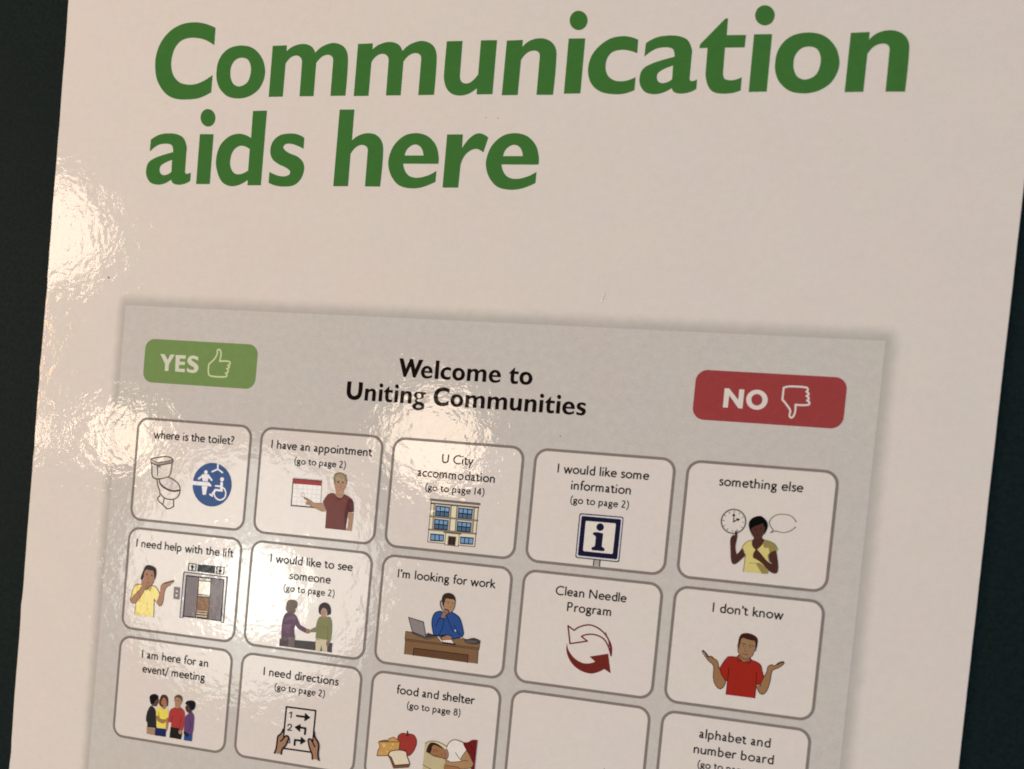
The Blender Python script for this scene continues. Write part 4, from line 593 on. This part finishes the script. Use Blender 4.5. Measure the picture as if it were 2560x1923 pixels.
NTH = '241.52,22.04* 242.69,22.45* 247.53,22.47 248.01,21.94 247.65,21.32* 248.32,20.77 247.81,20.14* 248.51,19.49 248.09,18.93* 248.82,18.32 248.50,17.76 245.13,17.58* 245.23,15.60 244.79,14.21 244.23,13.97 243.84,14.55 243.90,15.91 242.60,17.62 241.50,18.75*'
THW = (0.544, 0.531)

# regular weight letters: pen strokes in hundredths of the type size  (advance, [strokes])
PEN = 9.9
def ell(cx, cy, rx, ry, n=12):
    return ' '.join('%.2f,%.2f' % (cx + rx * math.cos(2 * math.pi * k / n), cy + ry * math.sin(2 * math.pi * k / n)) for k in range(n))
R = {
 'a': (42, ['8,37.5 14,41 19,41 25,37.5 26.5,31 26.5,9 28.5,4.5 34,4', '26.5,27 17,22.5 9.5,17 7.5,11 11,5 17,4 23,7.5 26.5,12']),
 'b': (50, ['8,69* 8,5*', '8,35 14,40 22,41.5 32,38 38.5,30 39,21 36,11 29,4.5 20,3.5 13,4 8,6']),
 'c': (41, ['35,38 29,41 24,41.5 14,38.5 7.5,31 6.5,21 9,12 16,5 24,3.5 30,4 35,6.5']),
 'd': (50, ['42,69* 42,0*', '42,35 36,40 28,41.5 18,38 11.5,30 11,21 14,11 21,4.5 30,3.5 37,5 42,9']),
 'e': (48, ['7,23.5* 41.5,23.5* 40.5,31 35,38.5 25,41.5 14,38.5 8,31 7,21 10,11 17,5 25,3.5 33,4.5 40,8']),
 'f': (27, ['29,67 23,68.5 17,66 14,59 13.5,50 13.5,0', '4,41* 25,41*']),
 'g': (44, ['c ' + ell(20, 29.5, 12.5, 11.5), '29,38* 40,40.5*', '14,19.5 10,15.5 11,11 17,8.5 27,7.5 34,4.5 37,-3 34,-11 26,-16 16,-16.5 8,-13.5 5.5,-7.5 8,-2 15,1 22,4.5 27,7.5']),
 'h': (48, ['8,69* 8,0*', '8,31 14,38 22,41.5 31,39.5 36.5,32 37,22 37,0']),
 'i': (20, ['9,42* 9,0*', 'd 9,60.5 5.6']),
 'k': (44, ['8,69* 8,0*', '36,43* 9,23*', '15,27* 41,0*']),
 'l': (19, ['9,69* 9,0*']),
 'm': (73, ['8,44* 8,0*', '8,31 13,38 20,41.5 28,39.5 33,33 33.5,24 33.5,0', '33.5,31 38,38 45,41.5 53,39.5 58,33 58.5,24 58.5,0']),
 'n': (48, ['8,44* 8,0*', '8,31 14,38 22,41.5 31,39.5 36.5,32 37,22 37,0']),
 'o': (54, ['c ' + ell(27, 22.5, 19.8, 19.2)]),
 'p': (50, ['8,44* 8,-22*', '8,35 14,40 22,41.5 32,38 38.5,30 39,21 36,11 29,4.5 20,3.5 13,4 8,6']),
 'r': (33, ['8,44* 8,0*', '8,28 12,36 18,41 24,42 30,40']),
 's': (34, ['28,38 22,41.5 15,42 9.5,38.5 8.5,33 12,28 20,23.5 27,18.5 28.5,11.5 24.5,5 17,3.5 11,4 5.5,7.5']),
 't': (32, ['13,54* 13,41* 13,12 15,6 20,3.5 25,4 29,6', '4,41* 27,41*', '12,54* 3,42*']),
 'u': (48, ['8,44 8,16 12,7 20,3.5 29,6 37,13', '39,44* 39,0*']),
 'v': (41, ['4,44* 20.5,1* 37,44*']),
 'w': (66, ['4,44* 19,1* 33,42* 47,1* 62,44*']),
 'y': (42, ['4,44* 21,3*', '38,44* 12,-22*']),
 'I': (23, ['9,68* 9,0*']),
 'U': (68, ['9,68 9,26 13,11 23,4 33,3.5 45,7 52,16 54,28 54,68']),
 'C': (70, ['63,58 54,63.5 43,65 26,61 12,49 7,34 11,18 23,6.5 38,3 52,4 63,9.5']),
 'N': (74, ['10,0* 10,66*', '10,66* 61,2*', '61,2* 61,68*']),
 'P': (54, ['10,68* 10,0*', '10,64.5 27,64.5 37,61 41,50 37,37.5 27,33 10,33']),
 '1': (30, ['14,68* 14,0*']),
 '2': (48, ['8,59 14,65 22,65.5 30,62 33,53 30,42 20,24 7,4*', '6,4* 40,4*']),
 '4': (50, ['33,0* 33,66*', '33,66* 5,20*', '5,20* 44,20*']),
 '8': (50, ['c ' + ell(25, 50.5, 12, 14), 'c ' + ell(25, 19.5, 16.5, 16)]),
 '?': (36, ['5,60 12,65 19,65 26,60 27,51 22,41 15,33 14,22', 'd 14.5,5 5.6']),
 '(': (27, ['23,72 13,58 8,40 7,26 11,4 22,-16']),
 ')': (27, ['4,72 14,58 19,40 20,26 16,4 5,-16']),
 '/': (28, ['1,-10* 24,70*']),
 "'": (16, ['d 8,64 5', '12,62 9,53 5,50']),
 ' ': (26, []),
}
_cache = {}
def pen_glyph(ch):
    if ch not in _cache:
        polys = []
        for s in R[ch][1]:
            if s[0] == 'd':
                x, y, r = s[2:].replace(',', ' ').split(); polys.append(circle(float(x), float(y), float(r), 14)); continue
            closed = s[0] == 'c'
            if closed: s = s[2:]
            pts = smooth(parse(s), closed, 3)
            w = PEN * (0.82 if ch in "()/" else 1.0)
            polys += stroke(pts, w, closed, butt=True)
        _cache[ch] = flat([('t', polys, [])]) if polys else ([], [])
    return _cache[ch]

def text_mesh(name, string, size, x0, x1, y, mat, z, parent):
    """one line of regular letters; x0..x1 is the inked width, y the baseline"""
    s = size / 100
    adv = [R[c][0] for c in string]
    first = pen_glyph(string[0])[0]; last = pen_glyph(string[-1])[0]
    l = min(p[0] for p in first); r = sum(adv[:-1]) + max(p[0] for p in last)
    track = 0.0; sx = s
    if x1 is not None:
        need = (x1 - x0) / s - (r - l)
        nat = r - l
        k = (x1 - x0) / s / nat
        k = max(0.93, min(1.07, k)) ** 0.5        # part of the misfit goes into letter width, the rest into spacing
        sx = s * k
        track = ((x1 - x0) / sx - nat) / max(1, len(string) - 1)
    verts = []; tris = []; pen = -l
    for c, a in zip(string, adv):
        v, t = pen_glyph(c); b = len(verts)
        verts += [(x0 + (pen + p[0]) * sx, y + p[1] * s) for p in v]
        tris += [(tuple(i + b for i in f), k) for f, k in t]
        pen += a + track
    return mesh_object(name, verts, tris, mat, z, parent)

_bold = {}
def bold_polys(ch):
    if ch not in _bold:
        loops = [smooth(parse(s), True, 6) for s in G[ch]]
        two = ch == 'i'
        layers = [('t', [loops[0]] + (loops[1:] if two else []), [] if two else loops[1:])]
        _bold[ch] = flat(layers)
    return _bold[ch]
def bold_letter(name, ch, x, y, s, mat, z, parent):
    v, t = bold_polys(ch)
    return mesh_object(name, [(x + p[0] * s, y + p[1] * s) for p in v], t, mat, z, parent)

# ------------------------------------------------------------------ the place
# tabletop under the sheet
tm = bpy.data.meshes.new('tabletop')
tx0, ty0, tx1, ty1, tz0, tz1 = -900, -700, 1200, 700, -31.35, -1.35
V = [(x * MM, y * MM, zz * MM) for zz in (tz0, tz1) for x, y in rect(tx0, ty0, tx1, ty1)]
tm.from_pydata(V, [], [(3, 2, 1, 0), (4, 5, 6, 7), (0, 1, 5, 4), (1, 2, 6, 5), (2, 3, 7, 6), (3, 0, 4, 7)])
tm.materials.append(table_material())
table = bpy.data.objects.new('tabletop', tm); COL.objects.link(table)
table['kind'] = 'structure'
table['label'] = 'dark green-black surface the white sign lies on'

# the sign: an Empty at the middle of its lower edge
W, TOP, BOT = 297.0, 186.0, -234.0
sign = bpy.data.objects.new('printed_sign', None); COL.objects.link(sign)
sign.empty_display_size = 0.05
place(sign, W / 2, BOT, -1.3, None)
sign['label'] = 'white laminated sign reading Communication aids here above a printed picture board'
sign['category'] = 'sign'

# board sheet with hand-trimmed, slightly uneven edges and a thin rounded rim
def sheet():
    import random
    rnd = random.Random(4)
    def wob(n, amp):
        v = 0; out = []
        for _ in range(n):
            v = v * 0.8 + rnd.uniform(-amp, amp); out.append(v)
        return out
    nick = {38: 0.35, 45: -0.3, 52: 0.3, 66: -0.35, 79: 0.3, 90: -0.25}
    n = 110
    L = wob(n + 1, 0.07); Rr = wob(n + 1, 0.035)
    out = []
    for k in range(n + 1):                                   # left side, downwards
        y = TOP + (BOT - TOP) * k / n; out.append((L[k] + nick.get(k, 0) * 0.6, y))
    for k in range(1, 40): out.append((W * k / 40, BOT))
    for k in range(n + 1):
        y = BOT + (TOP - BOT) * k / n; out.append((W + Rr[k], y))
    for k in range(1, 40): out.append((W - W * k / 40, TOP))
    cx, cy = W / 2, (TOP + BOT) / 2
    rings = [(-1.3, 0.0), (-0.14, 0.0), (-0.04, 0.05), (0.0, 0.16)]
    V = []; F = []; mats = []
    N = len(out)
    for zz, ins in rings:
        for x, y in out:
            V.append(((x - math.copysign(ins, x - cx) * (1 if abs(abs(x - cx) - W / 2) < 1.5 else 0) - W / 2) * MM,
                      (y - math.copysign(ins, y - cy) * (1 if abs(abs(y - cy) - (TOP - BOT) / 2) < .01 else 0) - cy) * MM, zz * MM))
    for r in range(3):
        for i in range(N):
            j = (i + 1) % N
            F.append((r * N + i, r * N + j, (r + 1) * N + j, (r + 1) * N + i)); mats.append(1)
    F.append(tuple(range(3 * N, 4 * N))); mats.append(0)
    F.append(tuple(reversed(range(0, N)))); mats.append(1)
    me = bpy.data.meshes.new('sheet'); me.from_pydata(V, [], F)
    me.materials.append(M_PAPER); me.materials.append(M_CUT)
    for p, m in zip(me.polygons, mats): p.material_index = m
    o = bpy.data.objects.new('sheet', me); COL.objects.link(o)
    place(o, W / 2, cy, 0, sign)
    label(o, 'white glossy laminated sheet with trimmed edges')
sheet()

# dust and a small dent in the film
def speck(x, y, r, hexs, z=0.12):
    pts = [(x + r * f * math.cos(a), y + r * f * math.sin(a)) for a, f in zip([k * math.pi / 4 for k in range(8)], (1, .7, 1, .8, .9, 1.1, .8, 1))]
    return shape('speck', [(ink(hexs), [pts], [])], M_INKS, z, sign, True)
for s in ((23.66, 44.88, .28, '4a3c32'), (7.27, 53.27, .2, '5c4a3c'), (121.16, -53.34, .3, '8f8782'), (179.78, 4.17, .2, '8c8078'),
          (39.9, 101.0, .16, 'a89a8c'), (147.9, 96.2, .22, 'b9ada3'), (151.6, 96.0, .22, 'b9ada3'), (202.3, -90.5, .15, '6d625a')):
    speck(*s)

# small pressed crease in the film above the board
def crease():
    n = 8; V = []; F = []
    for k in range(n + 1):
        t = k / n; w = 0.42 * math.sin(math.pi * t) ** 0.7 + 0.01; h = 0.16 * math.sin(math.pi * t)
        x = -0.35 + 0.9 * t; y = -1.7 + 3.4 * t
        V += [((x - w) * MM, y * MM, 0), (x * MM, y * MM, h * MM), ((x + w) * MM, y * MM, 0)]
        if k: b = 3 * k; F += [(b - 3, b - 2, b + 1, b), (b - 2, b - 1, b + 2, b + 1)]
    me = bpy.data.meshes.new('crease'); me.from_pydata(V, [], F); me.materials.append(M_PAPER)
    o = bpy.data.objects.new('crease', me); COL.objects.link(o); place(o, 188.3, 44.8, 0.01, sign)
    label(o, 'small crease in the white film above the printed board')
crease()

# heading, a letter is a part of its word
for (word, text), yb in zip(zip(HEAD, ('Communication', 'aids', 'here')), (YH, YA, YA)):
    e = bpy.data.objects.new('heading_word', None); COL.objects.link(e); e.empty_display_size = 0.01
    place(e, word[0][1], yb, 0.06, sign)
    label(e, 'large dark green word ' + text)
    for g, x in word:
        bold_letter('letter', g, x, yb, 1.0, M_GREEN, 0.06, e)

# printed board: printed drop shadow, grey ground
PX0, PX1, PTOP, PBOT = 30.85, 267.0, 36.2, -212.0
def printed_drop_shadow():
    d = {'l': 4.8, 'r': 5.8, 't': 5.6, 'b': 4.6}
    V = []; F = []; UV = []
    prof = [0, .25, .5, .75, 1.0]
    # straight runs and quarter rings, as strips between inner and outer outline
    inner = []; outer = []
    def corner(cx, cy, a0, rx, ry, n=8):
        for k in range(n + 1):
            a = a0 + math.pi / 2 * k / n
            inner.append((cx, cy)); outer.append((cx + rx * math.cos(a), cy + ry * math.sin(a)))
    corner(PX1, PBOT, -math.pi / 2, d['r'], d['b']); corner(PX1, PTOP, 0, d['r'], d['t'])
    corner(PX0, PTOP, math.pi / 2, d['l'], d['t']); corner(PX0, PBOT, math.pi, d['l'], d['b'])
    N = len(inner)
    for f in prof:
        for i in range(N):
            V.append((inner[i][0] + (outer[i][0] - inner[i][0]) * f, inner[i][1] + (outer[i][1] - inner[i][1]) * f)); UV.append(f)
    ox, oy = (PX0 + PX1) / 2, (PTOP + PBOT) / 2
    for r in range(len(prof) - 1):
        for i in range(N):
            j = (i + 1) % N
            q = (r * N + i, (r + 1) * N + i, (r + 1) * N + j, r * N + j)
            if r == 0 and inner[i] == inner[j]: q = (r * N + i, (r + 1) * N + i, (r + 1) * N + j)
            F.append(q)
    me = bpy.data.meshes.new('printed_drop_shadow')
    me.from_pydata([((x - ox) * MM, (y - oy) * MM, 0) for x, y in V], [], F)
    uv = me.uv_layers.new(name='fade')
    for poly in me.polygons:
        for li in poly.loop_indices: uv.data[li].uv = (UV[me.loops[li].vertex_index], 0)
    me.materials.append(M_SHADOW)
    o = bpy.data.objects.new('printed_drop_shadow', me); COL.objects.link(o)
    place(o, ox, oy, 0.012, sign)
    label(o, 'soft grey drop shadow printed round the picture board')
printed_drop_shadow()
panel = shape('board_panel', [('p', [rect(PX0, PBOT, PX1, PTOP)], [])], M_PANEL, 0.05, sign)
label(panel, 'pale grey ground of the printed picture board')

# title
for line, yb, words in zip(TITLE, TB, (('Welcome', 'to'), ('Uniting', 'Communities'))):
    groups = [[]]
    for t in line:
        if t is None: groups.append([])
        else: groups[-1].append(t)
    for g, wd in zip(groups, words):
        e = bpy.data.objects.new('title_word', None); COL.objects.link(e); e.empty_display_size = 0.01
        place(e, g[0][1], yb, 0.10, sign)
        label(e, 'bold black title word ' + wd)
        for ch, x in g: bold_letter('letter', ch, x, yb, TS, M_BLACK, 0.10, e)

# YES and NO buttons
CR = 3.3
def button(name, x0, x1, mat, lab):
    o = shape(name, [('b', [rounded(rect(x0, 11.74, x1, 25.75), CR, 10)], [])], mat, 0.08, sign)
    label(o, lab); return o
yes = button('yes_button', 39.45, 79.93, M_LEAF, 'light green rounded button reading YES with a thumbs-up')
no = button('no_button', 217.2, 258.22, M_RED, 'red rounded button reading NO with a thumbs-down')
for s in YES: shape('letter', [('l', [smooth(parse(s), True, 5)], [])], M_YESW, 0.12, yes)
shape('letter', [('l', [smooth(parse(NO[0][0]), True, 5)], [])], M_NOW, 0.12, no)
shape('letter', [('l', [smooth(parse(NO[1][0]), True, 4)], [smooth(parse(NO[1][1]), True, 4)])], M_NOW, 0.12, no)
shape('thumbs_up_outline', [('l', stroke(smooth(parse(YTH), True, 4), THW[0], True), [])], M_YESL, 0.12, yes)
shape('thumbs_down_outline', [('l', stroke(smooth(parse(NTH), True, 4), THW[1], True), [])], M_NOW, 0.12, no)

# the picture cards
GX, PITCH, CW, RP, CH = 39.214, 44.590, 40.806, 35.672, 32.842
names = {(0, 0): 'where is the toilet?', (0, 1): 'I have an appointment', (0, 2): 'U City accommodation', (0, 3): 'I would like some information', (0, 4): 'something else',
         (1, 0): 'I need help with the lift', (1, 1): 'I would like to see someone', (1, 2): "I'm looking for work", (1, 3): 'Clean Needle Program', (1, 4): "I don't know",
         (2, 0): 'I am here for an event/ meeting', (2, 1): 'I need directions', (2, 2): 'food and shelter', (2, 3): None, (2, 4): 'alphabet and number board'}
cards = {}
BW = 0.80
for (r, c), cap in names.items():
    x0, y1 = GX + c * PITCH, -r * RP
    q = rect(x0, y1 - CH, x0 + CW, y1)
    o = shape('picture_card', [('c', [rounded(q, 3.6, 8)], [])], M_CARD, 0.08, sign)
    label(o, 'empty white rounded card in the third row' if cap is None else 'white rounded card captioned ' + cap)
    h = BW / 2
    b = shape('card_outline', [('c', [rounded(rect(x0 - h, y1 - CH - h, x0 + CW + h, y1 + h), 3.6 + h, 8)],
                                [rounded(rect(x0 + h, y1 - CH + h, x0 + CW - h, y1 - h), 3.6 - h, 8)])], M_EDGE, 0.11, o)
    cards[(r, c)] = o
SIZE = {1: SZ1, 2: SZ2}
for r, c, s, sz, x0, x1, y in TXT:
    text_mesh('caption' if sz == 1 else 'page_note', s, SIZE[sz], x0, x1, y, M_TEXT, 0.14, cards[(r, c)])

def window_layers(q, w, nx, ny):
    """one printed window: dark frame, blue panes"""
    def at(u, v):
        a = [q[0][j] * (1 - u) + q[1][j] * u for j in (0, 1)]; b = [q[3][j] * (1 - u) + q[2][j] * u for j in (0, 1)]
        return (a[0] * (1 - v) + b[0] * v, a[1] * (1 - v) + b[1] * v)
    out = [(ink('1e2433'), [[at(-.03, -.05), at(1.03, -.05), at(1.03, 1.05), at(-.03, 1.05)]], [])]
    for i in range(nx):
        for j in range(ny):
            u0, u1 = (i + .10) / nx, (i + .90) / nx
            v0, v1 = ((j + .12) / ny, (j + .90) / ny) if ny > 1 else (.12, .88)
            col = '6f93b3' if j == 0 else '50697c'
            out.append((ink(col), [[at(u0, v0), at(u1, v0), at(u1, v1), at(u0, v1)]], []))
            if j == 1:
                for k in (.3, .6):
                    uu = u0 + (u1 - u0) * k
                    out.append((ink('3a4c5c'), [[at(uu, v0), at(uu + .012, v0), at(uu + .012, v1), at(uu, v1)]], []))
    return out

level = {}
for name, r, c, items in ART:
    layers = []
    level[(r, c)] = level.get((r, c), 0.11) + 0.03
    for kind, col, w, body in items:
        if kind == 'W':
            t = body.split(); q = [(p[0], p[1]) for p in parse(' '.join(t[:4]))]
            layers += window_layers(q, w, int(t[4]), int(t[5])); continue
        k = ink(col)
        if kind in ('C', 'O'):
            a, rr = body.split(); x, y = map(float, a.split(',')); rr = float(rr)
            if kind == 'C': layers.append((k, [circle(x, y, rr)], []))
            else: layers.append((k, [circle(x, y, rr + w / 2, 36)], [circle(x, y, rr - w / 2, 36)]))
            continue
        p = parse(body)
        if kind == 'F': layers.append((k, [smooth(p, True, 4)], []))
        elif kind == 'P': layers.append((k, [smooth(p, True, 1, True)], []))
        elif kind == 'PJ':
            s = smooth(p, True, 1, True); layers.append((k, [s] + stroke(s, w, True), []))
        elif kind == 'R': layers.append((k, [rounded([(a[0], a[1]) for a in p], w * 0.8)], []))
        else:
            closed = kind.endswith('C')
            s = smooth(p, closed, 4, kind[0] == 'K'); layers.append((k, stroke(s, w * (1.12 if w < 0.5 else 1.0), closed), []))
    shape(name, layers, M_INKS, level[(r, c)], cards[(r, c)], True)
